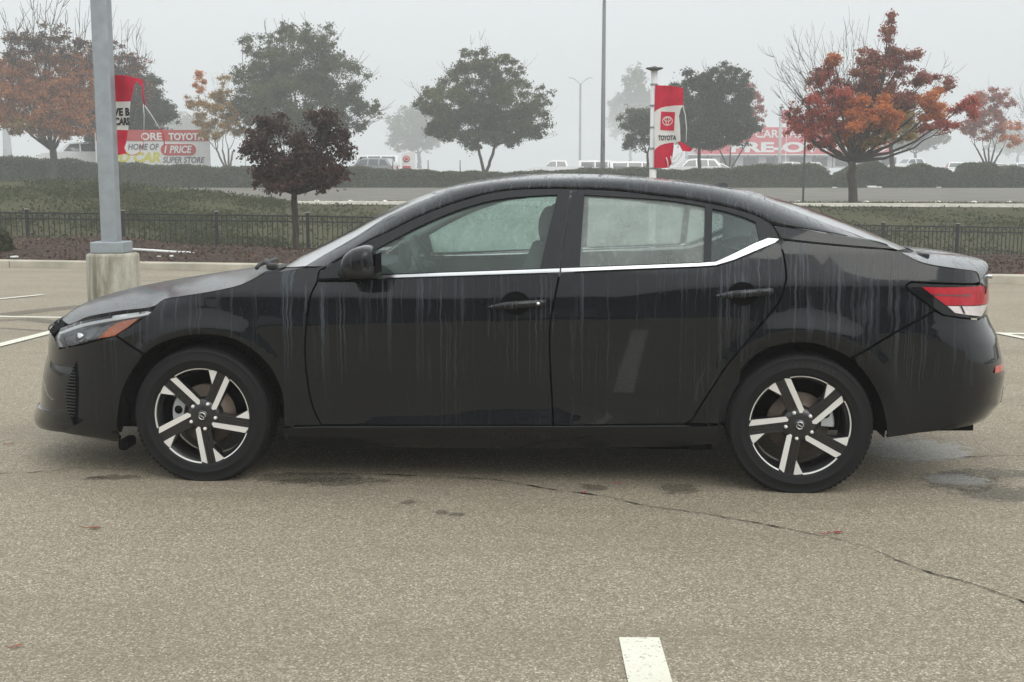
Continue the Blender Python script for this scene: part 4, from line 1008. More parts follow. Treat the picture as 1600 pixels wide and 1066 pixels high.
for k in range(n + 1):
    a = 2 * math.pi * k / n; r = .182; lx, ly = r * math.cos(a), r * math.sin(a); tor.append((.985 - lx * math.sin(R_(24)) * 1.0, -.37 + ly, .93 + lx * math.cos(R_(24))))
mb.tube(tor, .017, 8, cap=False); mb.tube([(.985, -.37, .93), (.80, -.37, .85)], .04, 10); mb.tube([tor[9], (.985, -.37, .93)], .016, 6); mb.tube([tor[27], (.985, -.37, .93)], .016, 6); mb.bbox((.985, -.37, .93), (.05, .14, .11), .02); mb.build('steering_wheel', M_GREY, CAR)
mb = MB(); mb.bbox((.905, -.25, 1.235), (.03, .22, .065), .012); mb.build('inside_mirror', M_PLAST, CAR)
for sd in (-1, 1):
    for (xa, xb) in ((.60, 1.60), (1.66, 2.44)):
        mb = MB(); n = 8; vs = []
        for i in range(n + 1):
            x = xa + (xb - xa) * i / n; zt = .922 + .022 * (x - .6)
            for z in (.30, .60, .72, .88, zt): vs.append((x, (W1(x, z) - (.075 if z < .94 else .045)) * sd, z))
        mb.add(vs, [(i * 5 + k, i * 5 + k + 1, (i + 1) * 5 + k + 1, (i + 1) * 5 + k) for i in range(n) for k in range(4)], 0, True); mb.build('door_card', M_GREY, CAR)
    mb = MB(); mb.prism([(1.58, .95), (1.70, .95), (1.72, 1.33), (1.63, 1.33)], -.01, .01); mb.v = [(x, (W1(x, z) - .05 + y) * sd, z) for x, y, z in mb.v]; mb.build('inner_pillar', M_HEAD, CAR)
# rear shelf + headliner + inner A pillars
mb = MB(); mb.box((2.98, 0, 1.035), (.62, 1.24, .02)); mb.build('rear_shelf', M_SEAT, CAR)
mb = MB(); vs = []
xs_ = np.linspace(1.05, 2.52, 12)
for x in xs_:
    zc = float(np.interp(x, rC[:, 0], rC[:, 1])) - .035
    for u in np.linspace(-1, 1, 9): vs.append((x, u * .60, zc - .06 * abs(u) ** 3))
mb.add(vs, [(i * 9 + k, i * 9 + k + 1, (i + 1) * 9 + k + 1, (i + 1) * 9 + k) for i in range(11) for k in range(8)], 0, True); mb.build('headliner', M_HEAD, CAR)
for sd in (-1, 1):
    ip = []; 
    for k, (x, z) in enumerate(bary(T['framegap'][1:10], 3)): ip.append((x + .02, (W1(x, z) - .045) * sd, z - .012))
    mb = MB(); mb.tube(ip, .032, 8); mb.build('inner_pillar', M_HEAD, CAR)
    ip = [(x - .0, (W1(x, z) - .04) * sd, z - .015) for x, z in bary(T['framegap'][10:], 3)]; mb = MB(); mb.tube(ip, .026, 8); mb.build('inner_rail', M_HEAD, CAR)
    mb = MB(); vs = []
    for x, z0, z1 in ((2.50, 1.0, 1.20), (2.60, .98, 1.18), (2.8, .98, 1.13), (3.05, 1.0, 1.07)): vs += [(x, (W1(x, z0) - .05) * sd, z0), (x, (W1(x, z1) - .045) * sd, z1)]
    mb.add(vs, [(2 * i, 2 * i + 2, 2 * i + 3, 2 * i + 1) for i in range(3)], 0, True); mb.build('inner_pillar', M_HEAD, CAR)
# oil-change style round sticker inside the far front window
M_STK = plain('sticker_green', (.25, .72, .52), .6)
mb = MB(); p = S(1.62, 1.0, 0, 1); mb.lathe([(0, 0), (.024, 0), (.026, .002)], 20, 'y', 0, (1.66, p.y - .03, 1.035)); mb.build('round_sticker', M_STK, CAR)

# ================================================================== fence
M_IRON = plain('fence_black', (.020, .020, .021), .5, spec=.4)
M_POSTCAP = plain('fence_cap', (.30, .29, .27), .6)
fence = thing('iron_fence', 'low black iron picket fence with square posts crossing behind the sedan', 'fence', (0, 0, 0))
Fp = lambda x: Vector((x, fence_y(x), 0))
fdir = Vector((1, .178, 0)).normalized(); fang = math.atan(.178)
def ftop(x):   # top rail height follows the ground
    q = (x / fence_y(x) * FPX + 800) / 1600
    return float(np.interp(q, [-.2, .03, .3, .92, 1.2], [.74, .70, .60, .26, .10]))
mbp = MB(); mbp.bbox((0, 0, .46), (.075, .075, .98), .006); POST = mbp.mesh('post')
mbp = MB(); mbp.bbox((0, 0, .955), (.095, .095, .02), .004); CAP = mbp.mesh('post_cap')
mbp = MB(); mbp.box((0, 0, .38), (.019, .019, .78)); PICK = mbp.mesh('picket')
for m_, q in ((M_IRON, POST), (M_POSTCAP, CAP), (M_IRON, PICK)): q.materials.append(m_)
x0 = (43 - 800) / FPX * 26.0; xk = -15.5 - ((-15.5 - x0) % 0)if False else x0 - 2 * 1.99
STEP = 1.99
post_x = [x0 + STEP * i for i in range(-2, 13)]
for i, x in enumerate(post_x):
    zt = ftop(x); o = link('post', POST, None, fence); o.location = (x, fence_y(x), zt - .87); o.rotation_euler = (0, 0, fang)
    c = link('post_cap', CAP, None, o)
    if i == len(post_x) - 1: break
    xb = x + STEP
    for dz, t in ((.0, .032), (-.125, .028), (-.74, .032)):
        mb = MB(); a = Vector((x + .03, fence_y(x + .03), zt + dz)); e = Vector((xb - .03, fence_y(xb - .03), ftop(xb) + dz)); mid = (a + e) / 2
        d_ = e - a; m = Matrix.Rotation(fang, 3, 'Z') @ Matrix.Rotation(-math.asin(d_.z / d_.length), 3, 'Y'); mb.box(mid, (d_.length, .025, t), 0, m); mb.build('rail', M_IRON, fence)
    n = 17
    for k in range(n):
        xx = x + STEP * (k + 1) / (n + 1); o = link('picket', PICK, None, fence); o.location = (xx, fence_y(xx), ftop(xx) - .77); o.rotation_euler = (0, 0, fang)

# ================================================================== leaves
def m_leaf(name, c1, c2, c3, rough=.6):
    b = NB(name); g = b.n('ShaderNodeNewGeometry'); col = b.ramp(g.outputs['Random Per Island'], [(0, c1), (.5, c2), (1, c3)])
    s = b.bsdf(col, rough, spec=.25); tl = b.n('ShaderNodeBsdfTranslucent'); b.l(col, tl.inputs[0]); ms = b.n('ShaderNodeMixShader'); ms.inputs[0].default_value = .55
    b.l(s, ms.inputs[1]); b.l(tl.outputs[0], ms.inputs[2]); return b.end(ms.outputs[0])
L_GREEN = m_leaf('leaf_green', (.062, .080, .036), (.105, .125, .056), (.16, .175, .078))
L_OLIVE = m_leaf('leaf_olive', (.080, .082, .034), (.13, .132, .054), (.20, .19, .08))
L_DARK = m_leaf('leaf_dark', (.030, .040, .022), (.052, .066, .036), (.085, .10, .05))
L_MAROON = m_leaf('leaf_maroon', (.062, .030, .026), (.105, .052, .042), (.17, .088, .066))
L_RED = m_leaf('leaf_red', (.44, .075, .050), (.60, .125, .080), (.72, .22, .13))
L_ORANGE = m_leaf('leaf_orange', (.52, .155, .042), (.68, .24, .062), (.78, .36, .11))
L_GOLD = m_leaf('leaf_gold', (.24, .165, .040), (.38, .26, .065), (.50, .36, .11))
L_PINK = m_leaf('leaf_faded_red', (.25, .07, .06), (.36, .11, .09), (.44, .18, .14))
L_HEDGE = m_leaf('leaf_hedge', (.070, .085, .040), (.112, .128, .060), (.16, .178, .088))
L_PLUM = m_leaf('leaf_plum', (.055, .036, .031), (.095, .062, .052), (.15, .10, .082))
L_SHRUB = m_leaf('leaf_shrub', (.050, .060, .024), (.085, .098, .040), (.15, .16, .07))
L_RUST = m_leaf('leaf_rust', (.34, .12, .045), (.48, .19, .07), (.60, .28, .11))
L_GRASS = m_leaf('ground_cover_leaf', (.038, .046, .020), (.062, .072, .030), (.10, .10, .045))
def m_bark(name, c):
    b = NB(name); v = b.co((6, 6, 1.2)); n = b.noise(v, 3, 5, .7); col = b.ramp(n, [(.3, tuple(x * .6 for x in c)), (.7, tuple(x * 1.4 for x in c))])
    return b.end(b.bsdf(col, .9, spec=.2, normal=b.bump(n, .7, .03)))
BARK = m_bark('bark', (.055, .046, .038)); BARK_L = m_bark('pale_bark', (.13, .115, .095))
def leaf_mesh(name, pts, size, mis, mats, parent, flat=0.):
    n = len(pts); P = np.asarray(pts, float)
    a = npr.normal(size=(n, 3)); a /= np.linalg.norm(a, axis=1)[:, None] + 1e-9
    b_ = npr.normal(size=(n, 3)); b_[:, 2] -= .6; b_ -= a * (a * b_).sum(1)[:, None]; b_ /= np.linalg.norm(b_, axis=1)[:, None] + 1e-9
    s = size * npr.uniform(.6, 1.45, n)[:, None]; L = s * .9; Wd = s * .5
    V = np.empty((n, 4, 3)); V[:, 0] = P - b_ * L; V[:, 1] = P + a * Wd; V[:, 2] = P + b_ * L; V[:, 3] = P - a * Wd
    me = bpy.data.meshes.new(name); me.vertices.add(n * 4); me.vertices.foreach_set('co', V.reshape(-1)); me.loops.add(n * 4); me.loops.foreach_set('vertex_index', np.arange(n * 4, dtype=np.int32))
    me.polygons.add(n); me.polygons.foreach_set('loop_start', np.arange(0, n * 4, 4, dtype=np.int32)); me.polygons.foreach_set('material_index', np.asarray(mis, dtype=np.int32)); me.update(calc_edges=True)
    return link(name, me, mats, parent)
def limb(mb, a, c, r0, r1, r, n=7, bow=.12, up=.25):
    a, c = Vector(a), Vector(c); L = (c - a).length; pts = []; rad = []
    o = Vector((r.uniform(-1, 1), r.uniform(-1, 1), 0)) * L * bow * .6 + Vector((0, 0, -up * L * .35))
    k = max(4, min(9, int(L / .35)))
    for i in range(k + 1):
        u = i / k; p = a.lerp(c, u) + o * math.sin(math.pi * u) * (1 if u < 1 else 0) + Vector((r.uniform(-1, 1), r.uniform(-1, 1), r.uniform(-1, 1))) * L * .012 * (0 < u < 1)
        pts.append(p); rad.append(r0 + (r1 - r0) * u ** .8)
    mb.tube(pts, rad, n); return pts
FAR = 1.4
def tree(name, label, px, py, Y, fork, rt, clumps, mats, leaf=.10, dens=1., twigs=(), stems=1, seed=0, group=None, bark=None, depth=.85, fill=1.0, spread=.5, inner=.35):
    """px,py: where the trunk meets the ground; fork: trunk height as a spot in the photograph; clumps: (px, py, rx, ry, material, weight)"""
    k_ = FAR if Y > 50 else 1.0; Y *= k_; rt *= k_; spread *= k_
    r = random.Random(seed); g = np.random.default_rng(seed + 5); sc = Y / FPX
    base = at(px, py, Y); fk = at(*fork, Y); root = thing(name, label, 'tree', base, 0, group); bark = bark or BARK
    loc = lambda v: Vector(v) - base
    tm = MB(); trunk_tops = []
    for s in range(stems):
        b0 = loc(base) + Vector(((s - (stems - 1) / 2) * rt * 1.3, r.uniform(-.1, .1) if stems > 1 else 0, -.15)); f0 = loc(fk) + Vector(((s - (stems - 1) / 2) * spread, r.uniform(-.3, .3) if stems > 1 else 0, r.uniform(-.1, .1) if stems > 1 else 0))
        k = 7; pts = [b0.lerp(f0, i / k) + Vector((r.uniform(-1, 1), r.uniform(-1, 1), 0)) * rt * .25 * (0 < i < k) for i in range(k + 1)]
        tm.tube(pts, [rt * (1.35 if i == 0 else 1.05 - .25 * i / k) for i in range(k + 1)], 10); trunk_tops.append(f0)
    P = []; M = []; ends = []; wood = []
    for (cx, cy, rx, ry, mi, wgt) in clumps:
        yo = r.uniform(-1, 1) * depth * max(rx, 20) * sc; c = loc(at(cx, cy, Y)) + Vector((0, yo, 0)); rx_, ry_ = rx * sc, ry * sc; rd = max(rx_, ry_) * depth
        f0 = min(trunk_tops, key=lambda q: (q - c).length); end = c + Vector((0, 0, -ry_ * .1))
        pts = limb(tm, f0, end, rt * .48, rt * .08, r); ends.append(c); wood += pts
        ns = max(3, int(rx_ * ry_ * 5)); tips = []
        for k in range(min(ns, 14)):
            d = Vector((g.normal(), g.normal(), abs(g.normal()) * .8 - .1)).normalized(); t = c + Vector((d.x * rx_ * .85, d.y * rd * .85, d.z * ry_ * .85)); q = pts[r.randint(len(pts) // 2, len(pts) - 1)]
            limb(tm, q, t, rt * .10, rt * .025, r, 4, .15, .1); tips.append((q, t))
        n = int(4200 * wgt * dens * rx_ * ry_ * (.09 / leaf) ** 1.3 * fill) + 40
        # leaves gather in many small sprays through the clump, denser towards the outside
        nb = max(14, int(rx_ * ry_ * 26)); d = g.normal(size=(nb, 3)); d /= np.linalg.norm(d, axis=1)[:, None]; rad = g.uniform(inner, 1.0, nb) ** .6
        rad *= 1 + .22 * np.sin(d[:, 0] * 7 + seed) * np.cos(d[:, 2] * 6 + cx)
        cen = d * rad[:, None] * np.array([rx_, rd, ry_]); w = g.gamma(1.3, 1, nb); w /= w.sum(); idx = g.choice(nb, n, p=w)
        sg = (.05 + .085 * min(rx_, ry_)) ; pos = cen[idx] + g.normal(size=(n, 3)) * sg * g.uniform(.4, 1.3, n)[:, None] * np.array([1.15, 1.1, .8])
        pos[:, :] += np.array(c); P.append(pos); mm = np.full(n, mi); sw = g.random(n); mm = np.where(sw < .12, (mm + 1) % len(mats), mm) if len(mats) > 1 else mm; M.append(mm)
    for (tx, ty) in twigs:
        t = loc(at(tx, ty, Y)) + Vector((0, r.uniform(-.6, .6), 0)); ff = sum(trunk_tops, Vector()) / len(trunk_tops); w_ = ff.lerp(t, .42)
        c = min(wood or trunk_tops, key=lambda q: (q - w_).length + (3 if q.z > t.z - .5 else 0))
        tw = 1.0 if k_ > 1 else .55; pts = limb(tm, c, t, rt * .17 * tw, rt * .045 * tw, r, 5, .14, .35)
        for k in range(r.randint(9, 15)):
            i = r.randint(1, len(pts) - 2); q = pts[i]; L = (pts[-1] - pts[0]).length * r.uniform(.10, .30); e = q + (pts[-1] - pts[0]).normalized() * L * .9 + Vector((r.uniform(-1, 1), r.uniform(-1, 1), r.uniform(0, .6))) * L * .6
            limb(tm, q, e, rt * .085 * tw, rt * .035 * tw, r, 4, .2, .25)
    tm.build('trunk', bark, root)
    leaf_mesh('crown', np.vstack(P), leaf, np.concatenate(M), mats, root); return root

# ================================================================== trees (crowns as clumps of leaves on branches)
G_T = 'trees along the street behind the fence'
tree('maple_tree', 'big orange and rust maple with bare upper twigs at the left edge', 84, 280, 56, (83, 235), .19,
     [(30, 165, 42, 38, 0, 1.1), (85, 170, 55, 42, 0, 1.2), (120, 190, 45, 28, 0, 1.0), (20, 120, 35, 34, 0, .8), (70, 110, 45, 38, 0, .9), (120, 130, 40, 40, 0, .9), (40, 75, 30, 26, 1, .5), (85, 65, 26, 32, 1, .45), (-15, 150, 30, 60, 1, .8), (125, 85, 28, 24, 1, .5), (60, 200, 45, 14, 2, .8)],
     [L_RUST, L_MAROON, L_GOLD], .085, .8, [(8, 20), (25, 8), (42, -6), (60, -18), (75, -25), (92, -15), (108, -8), (125, -5), (140, 8), (150, 20), (0, 45), (30, 30), (100, 20), (-20, 10)], seed=1, fill=1.0)
tree('maple_tree', 'maroon topped tree with bare tips just behind the grey lamp pole', 172, 262, 63, (172, 235), .16,
     [(175, 125, 36, 34, 0, .9), (205, 110, 28, 30, 0, .5), (215, 145, 26, 30, 0, .8), (150, 100, 24, 28, 0, .6), (190, 80, 18, 18, 0, .3)],
     [L_MAROON, L_ORANGE], .085, .8, [(172, 38), (186, 30), (199, 30), (210, 45), (219, 55), (160, 30), (180, 55), (225, 75), (150, 40)], seed=2)
tree('evergreen_tree', 'dark evergreen tree with dense rounded crown behind the left flag', 205, 262, 66, (203, 235), .17,
     [(160, 190, 46, 40, 0, 1.3), (210, 180, 42, 42, 0, 1.3), (245, 170, 30, 34, 0, 1.1), (205, 212, 48, 14, 0, 1.3), (225, 140, 30, 28, 0, .9), (262, 180, 16, 16, 0, .7)],
     [L_DARK, L_GREEN], .09, 1.1, [], seed=3)
tree('young_maple', 'slim tree with thin gold leaves beside the dealership board', 356, 262, 60, (352, 235), .05,
     [(310, 130, 11, 20, 1, .9), (345, 165, 22, 26, 0, .55), (320, 180, 24, 22, 0, .55), (365, 190, 24, 26, 0, .5), (335, 205, 30, 16, 0, .5), (300, 160, 12, 14, 0, .4), (352, 135, 14, 22, 0, .3)],
     [L_GOLD, L_ORANGE], .075, .8, [(340, 110), (350, 108), (362, 118), (330, 120), (372, 135)], stems=4, seed=4, bark=BARK_L, spread=.25)
tree('evergreen_oak', 'tall spreading grey green tree with feathery outline above the maroon tree', 470, 262, 62, (470, 215), .17,
     [(470, 170, 70, 45, 0, .9), (420, 130, 44, 48, 0, .75), (480, 100, 52, 48, 0, .7), (530, 130, 46, 44, 0, .7), (395, 175, 36, 30, 0, .75), (550, 180, 40, 26, 0, .7), (410, 75, 34, 26, 0, .5), (450, 52, 30, 20, 0, .45), (500, 58, 34, 20, 0, .45), (515, 205, 45, 18, 0, .8), (425, 205, 45, 20, 0, .8), (575, 165, 22, 14, 0, .5), (380, 120, 18, 20, 0, .4)],
     [L_GREEN, L_OLIVE], .085, .75, [(412, 32), (430, 30), (452, 28), (482, 38), (515, 38), (526, 55), (582, 110), (600, 165), (596, 180), (365, 110), (560, 92)], seed=5)
tree('evergreen_oak', 'rounded olive tree with two trunks left of the tall street lamp', 758, 268, 61, (760, 228), .085,
     [(750, 190, 75, 36, 1, 1.25), (700, 165, 42, 32, 0, .9), (800, 165, 48, 36, 0, .9), (745, 125, 52, 36, 0, .8), (835, 190, 30, 28, 1, .9), (690, 200, 26, 24, 1, 1.0), (780, 110, 34, 24, 0, .6), (745, 92, 28, 20, 0, .45), (670, 160, 22, 20, 0, .5), (850, 150, 20, 16, 0, .4), (770, 215, 80, 14, 1, 1.1)],
     [L_OLIVE, L_GREEN], .085, .8, [(736, 55), (747, 45), (758, 60), (718, 85), (640, 125), (650, 140), (690, 95), (790, 85), (865, 165), (868, 205), (820, 95)], stems=2, spread=.9, seed=6)
tree('evergreen_tree', 'dense dark green tree with dome crown right of the waving flag', 1093, 268, 60, (1093, 225), .09,
     [(1110, 190, 50, 40, 0, 1.3), (1140, 165, 36, 40, 0, 1.2), (1090, 150, 36, 36, 0, 1.1), (1125, 125, 40, 22, 0, .8), (1155, 200, 28, 26, 0, 1.1), (1080, 200, 28, 22, 0, 1.1), (1110, 222, 50, 12, 0, 1.2), (1165, 135, 14, 16, 0, .4)],
     [L_DARK, L_GREEN], .085, 1.05, [(1106, 98), (1122, 96), (1140, 97), (1150, 100), (1172, 118), (1182, 125)], seed=7)
tree('evergreen_tree', 'small grey green tree peeking out left of the waving flag', 1012, 266, 66, (1012, 240), .08,
     [(1000, 195, 28, 28, 0, .9), (1020, 205, 26, 34, 0, 1.0), (985, 185, 18, 18, 0, .7), (995, 225, 22, 16, 0, .7), (1030, 180, 20, 22, 0, .8)], [L_GREEN, L_DARK], .085, .9, [(990, 165), (975, 180), (1005, 165)], seed=8)
tree('young_maple', 'faded red young maple with several slim stems behind the dome crowned tree', 1140, 262, 72, (1142, 232), .05,
     [(1175, 165, 16, 30, 0, .6), (1160, 190, 16, 26, 0, .6), (1185, 185, 12, 22, 0, .4), (1170, 140, 10, 14, 0, .4), (1150, 215, 18, 12, 0, .4)], [L_PINK, L_RED], .075, .8, [(1165, 120), (1180, 128), (1192, 150)], stems=3, spread=.7, seed=9)
tree('maple_tree', 'bright orange and crimson maple with bare twigs rising on its left side', 1333, 320, 44.9, (1330, 252), .17,
     [(1300, 165, 36, 34, 1, 1.0), (1265, 195, 30, 20, 1, .8), (1350, 145, 42, 34, 2, .9), (1385, 110, 40, 36, 2, .8), (1330, 205, 48, 20, 0, 1.1), (1395, 185, 46, 24, 3, 1.0), (1440, 165, 36, 28, 0, .8), (1355, 175, 40, 30, 0, .9), (1415, 90, 24, 28, 2, .6), (1388, 50, 14, 20, 2, .5), (1395, 28, 7, 9, 2, .6), (1305, 95, 10, 20, 0, .7), (1300, 125, 18, 24, 1, .9), (1465, 175, 24, 16, 0, .7), (1500, 165, 20, 18, 1, .8), (1480, 130, 12, 12, 2, .5), (1260, 210, 14, 10, 1, .6), (1440, 130, 26, 18, 2, .6), (1385, 215, 44, 12, 3, .9), (1345, 222, 40, 12, 3, .7), (1320, 185, 34, 22, 0, .7), (1410, 150, 34, 26, 2, .6), (1470, 200, 40, 10, 1, .7), (1280, 220, 30, 12, 1, .7), (1350, 100, 20, 34, 2, .4), (1240, 175, 18, 16, 2, .3), (1270, 165, 26, 24, 1, .35), (1285, 130, 20, 24, 2, .3), (1345, 190, 50, 20, 0, .9), (1250, 200, 20, 14, 1, .6)],
     [L_ORANGE, L_RED, L_PINK, L_GOLD], .052, 1.5, [(1203, 72), (1206, 95), (1215, 130), (1240, 48), (1268, 40), (1312, 62), (1225, 75), (1245, 95), (1210, 115), (1285, 85), (1330, 70), (1232, 58), (1222, 110), (1260, 52), (1278, 58), (1300, 48), (1322, 32), (1336, 28), (1350, 40), (1365, 20), (1388, 18), (1345, 60), (1200, 140), (1210, 165), (1230, 90), (1455, 82), (1475, 90), (1488, 105), (1250, 75), (1290, 70), (1310, 60)], seed=10, inner=.2)
tree('maple_tree', 'gold leaved maple partly hidden behind the bright orange maple', 1394, 262, 58, (1393, 225), .12,
     [(1400, 200, 36, 22, 0, .9), (1425, 190, 26, 20, 0, .7), (1380, 215, 26, 14, 0, .8)], [L_GOLD, L_OLIVE], .08, .8, seed=11)
tree('young_maple', 'pale pink red maple with thin spreading stems at the right edge', 1545, 258, 66, (1546, 232), .05,
     [(1520, 170, 18, 26, 0, .7), (1550, 170, 18, 34, 0, .7), (1575, 165, 16, 30, 0, .7), (1535, 205, 28, 20, 0, .6), (1570, 210, 18, 20, 1, .6), (1505, 200, 14, 14, 0, .5), (1560, 145, 12, 14, 0, .5)], [L_PINK, L_ORANGE], .08, .8, [(1543, 122), (1527, 135), (1573, 138), (1585, 150)], stems=5, spread=.35, seed=12)
tree('bare_tree', 'nearly bare grey tree cut off by the right edge', 1612, 262, 70, (1612, 225), .10, [(1615, 180, 22, 30, 0, .12)], [L_OLIVE, L_GOLD], .07, .5, [(1588, 138), (1592, 160), (1583, 190), (1598, 150), (1605, 130), (1590, 175), (1620, 130)], seed=13)
tree('plum_tree', 'small dark maroon plum tree standing in the mulch before the fence', 463, 392, 24.4, (460, 302), .075,
     [(465, 250, 48, 38, 0, 1.5), (420, 235, 30, 34, 0, 1.2), (510, 235, 32, 36, 0, 1.2), (430, 195, 24, 22, 0, .8), (500, 195, 24, 20, 0, .8), (462, 222, 24, 18, 0, .7), (410, 270, 24, 20, 1, 1.0), (520, 268, 28, 22, 1, 1.2), (470, 285, 44, 16, 1, 1.1), (540, 220, 14, 20, 0, .6), (392, 215, 12, 16, 0, .5), (415, 190, 16, 18, 0, .8), (515, 190, 20, 18, 0, .8), (548, 240, 12, 16, 0, .7), (485, 262, 40, 24, 1, 1.1), (440, 265, 36, 22, 1, 1.1), (430, 290, 22, 12, 1, .9), (500, 290, 24, 12, 1, .9)],
     [L_PLUM, L_MAROON], .044, .72, [(402, 172), (425, 168), (440, 165), (470, 168), (495, 166), (522, 178), (545, 195)], seed=14, inner=.1)
# far trees, dim in the fog
FG = 'far trees fading into the fog'
tree('evergreen_tree', 'pale fogbound tree between the two large green trees', 655, 262, 230, (655, 240), .4, [(645, 200, 38, 26, 0, .5), (630, 220, 26, 16, 0, .5), (665, 215, 26, 20, 0, .5), (650, 175, 20, 12, 0, .4)], [L_GREEN, L_OLIVE], .30, .55, seed=20)
tree('poplar_tree', 'ghostly tall poplar in the fog behind the waving flag', 985, 258, 380, (985, 235), .5, [(990, 140, 18, 36, 0, .4), (970, 180, 22, 36, 0, .4), (1005, 170, 20, 34, 0, .4)], [L_GREEN, L_OLIVE], .45, .4, seed=21)
tree('evergreen_tree', 'grey flat topped tree in the fog under the orange maple', 1430, 262, 170, (1430, 240), .22, [(1430, 222, 40, 14, 0, .8), (1450, 215, 30, 12, 0, .7), (1412, 226, 24, 10, 0, .7), (1440, 205, 24, 9, 0, .5)], [L_GREEN, L_DARK], .22, .7, seed=22)
tree('evergreen_tree', 'faint wide tree in the fog at the far right', 1590, 262, 300, (1590, 245), .4, [(1590, 222, 50, 20, 0, .4), (1620, 210, 40, 20, 0, .4)], [L_GREEN, L_OLIVE], .4, .4, seed=23)
tree('evergreen_tree', 'faint low tree in the fog under the slim gold tree', 300, 262, 260, (300, 245), .4, [(300, 205, 45, 22, 0, .35), (270, 195, 40, 20, 0, .35)], [L_GREEN, L_OLIVE], .38, .4, seed=24)

# ================================================================== hedges and shrubs
def hedge(name, label, tops, Y, thick, base_py, seed, cat='hedge', leaf=.06, n=26000, group=None, lmat=None, lumpy=1.0):
    Y *= FAR; thick *= FAR; leaf *= FAR
    r = random.Random(seed); g = np.random.default_rng(seed)
    a = at(tops[0][0], base_py, Y); c = at(tops[-1][0], base_py, Y); root = thing(name, label, cat, ((a.x + c.x) / 2, Y, terr(0, Y)), 0, group); o = root.location.copy()
    xs = np.linspace(tops[0][0], tops[-1][0], max(12, int((tops[-1][0] - tops[0][0]) / 8)))
    mb = MB(); vs = []; H = []
    for px in xs:
        tp = float(np.interp(px, [t[0] for t in tops], [t[1] for t in tops])); t = at(px, tp, Y); z0 = terr(t.x, Y) - .1; h = t.z - z0; H.append((t.x, z0, h))
        for u, k in ((-1, 0), (-1.02, .5), (-.9, .86), (-.45, .98), (.45, .98), (.9, .86), (1.02, .5), (1, 0)): vs.append((t.x - o.x, u * thick / 2 + .03 * r.uniform(-1, 1), z0 + h * k * .96 + .02 * r.uniform(-1, 1) - o.z))
    m = 8; fs = [(i * m + k, (i + 1) * m + k, (i + 1) * m + k + 1, i * m + k + 1) for i in range(len(xs) - 1) for k in range(m - 1)] + [tuple(range(m)), tuple((len(xs) - 1) * m + k for k in range(m))]
    mb.add(vs, fs, 0, True); mb.build('stem_mass', M_HCORE, root)
    H = np.array(H); t = g.random(n); X = np.interp(t, np.linspace(0, 1, len(H)), H[:, 0]); Z0 = np.interp(t, np.linspace(0, 1, len(H)), H[:, 1]); HH = np.interp(t, np.linspace(0, 1, len(H)), H[:, 2])
    s = g.random(n); face = s < .62; u = np.where(face, -1.0, g.uniform(-1, 1, n)); k = np.where(face, g.random(n) ** .9 * .93, .97); u = np.where(face & (k > .8), -1 + (k - .8) * 1.5, u)
    lump = 1 + lumpy * (.035 * np.sin(X * 1.6 + seed) + .025 * np.sin(X * 4.1)) + .03 * g.normal(size=n)
    P = np.stack([X - o.x, u * thick / 2 * (1 + .03 * g.normal(size=n)), Z0 + HH * k * lump - o.z], 1)
    leaf_mesh('foliage', P, leaf, np.zeros(n), [lmat or L_HEDGE], root); return root
M_HCORE = plain('hedge_core', (.045, .052, .030), .95, spec=.1, var=.4, scale=3, bump=.8, bscale=12)
hedge('hedge', 'long clipped dark hedge along the far side of the street', [(-900, 247), (-160, 246), (0, 247), (60, 248), (110, 251), (165, 257), (190, 255.5), (250, 258.5), (330, 260.5), (410, 263), (560, 262), (640, 266), (720, 269), (800, 270), (930, 264), (1000, 263), (1060, 266), (1110, 265), (1160, 261), (1230, 256), (1275, 258), (1290, 266), (1297, 280)], 58.8, 1.3, 291, 31, n=95000)
hedge('clipped_shrub', 'clipped shrub row right of the orange maple trunk', [(1301, 280), (1305, 268), (1330, 263), (1360, 256), (1400, 262), (1440, 261), (1470, 264), (1490, 270), (1494, 282)], 58.8, 1.5, 292, 32, 'shrub', n=30000, leaf=.06, lmat=L_SHRUB, lumpy=2.2)
hedge('clipped_shrub', 'rounded clipped shrub at the right edge of the street', [(1493, 282), (1499, 266), (1515, 258), (1540, 256), (1560, 260), (1580, 261), (1597, 265), (1602, 280)], 58.6, 1.5, 292, 33, 'shrub', n=18000, leaf=.06, lmat=L_SHRUB, lumpy=2.2)
hedge('clipped_shrub', 'last clipped shrub running out of the right edge', [(1606, 280), (1612, 264), (1660, 262), (1720, 264), (1900, 262), (2100, 265), (2500, 263), (2506, 280)], 58.8, 1.5, 292, 34, 'shrub', n=12000, leaf=.06, lmat=L_SHRUB, lumpy=2.2)
# low bush at the left edge of the mulch bed
bp = at(-6, 402, 21.2); root = thing('bush', 'low green bush in the mulch at the left edge', 'bush', (bp.x, bp.y, terr(bp.x, bp.y)))
g = np.random.default_rng(3); d = g.normal(size=(1500, 3)); d /= np.linalg.norm(d, axis=1)[:, None]; d[:, 2] = abs(d[:, 2])
leaf_mesh('foliage', d * g.uniform(.55, 1, 1500)[:, None] ** .5 * np.array([.30, .35, .42]), .05, np.zeros(1500), [L_GRASS], root)
mb = MB(); [mb.tube([(0, 0, -.05), tuple(q * np.array([.22, .25, .3]))], .008, 4) for q in d[:18]]; mb.build('stem', BARK, root)
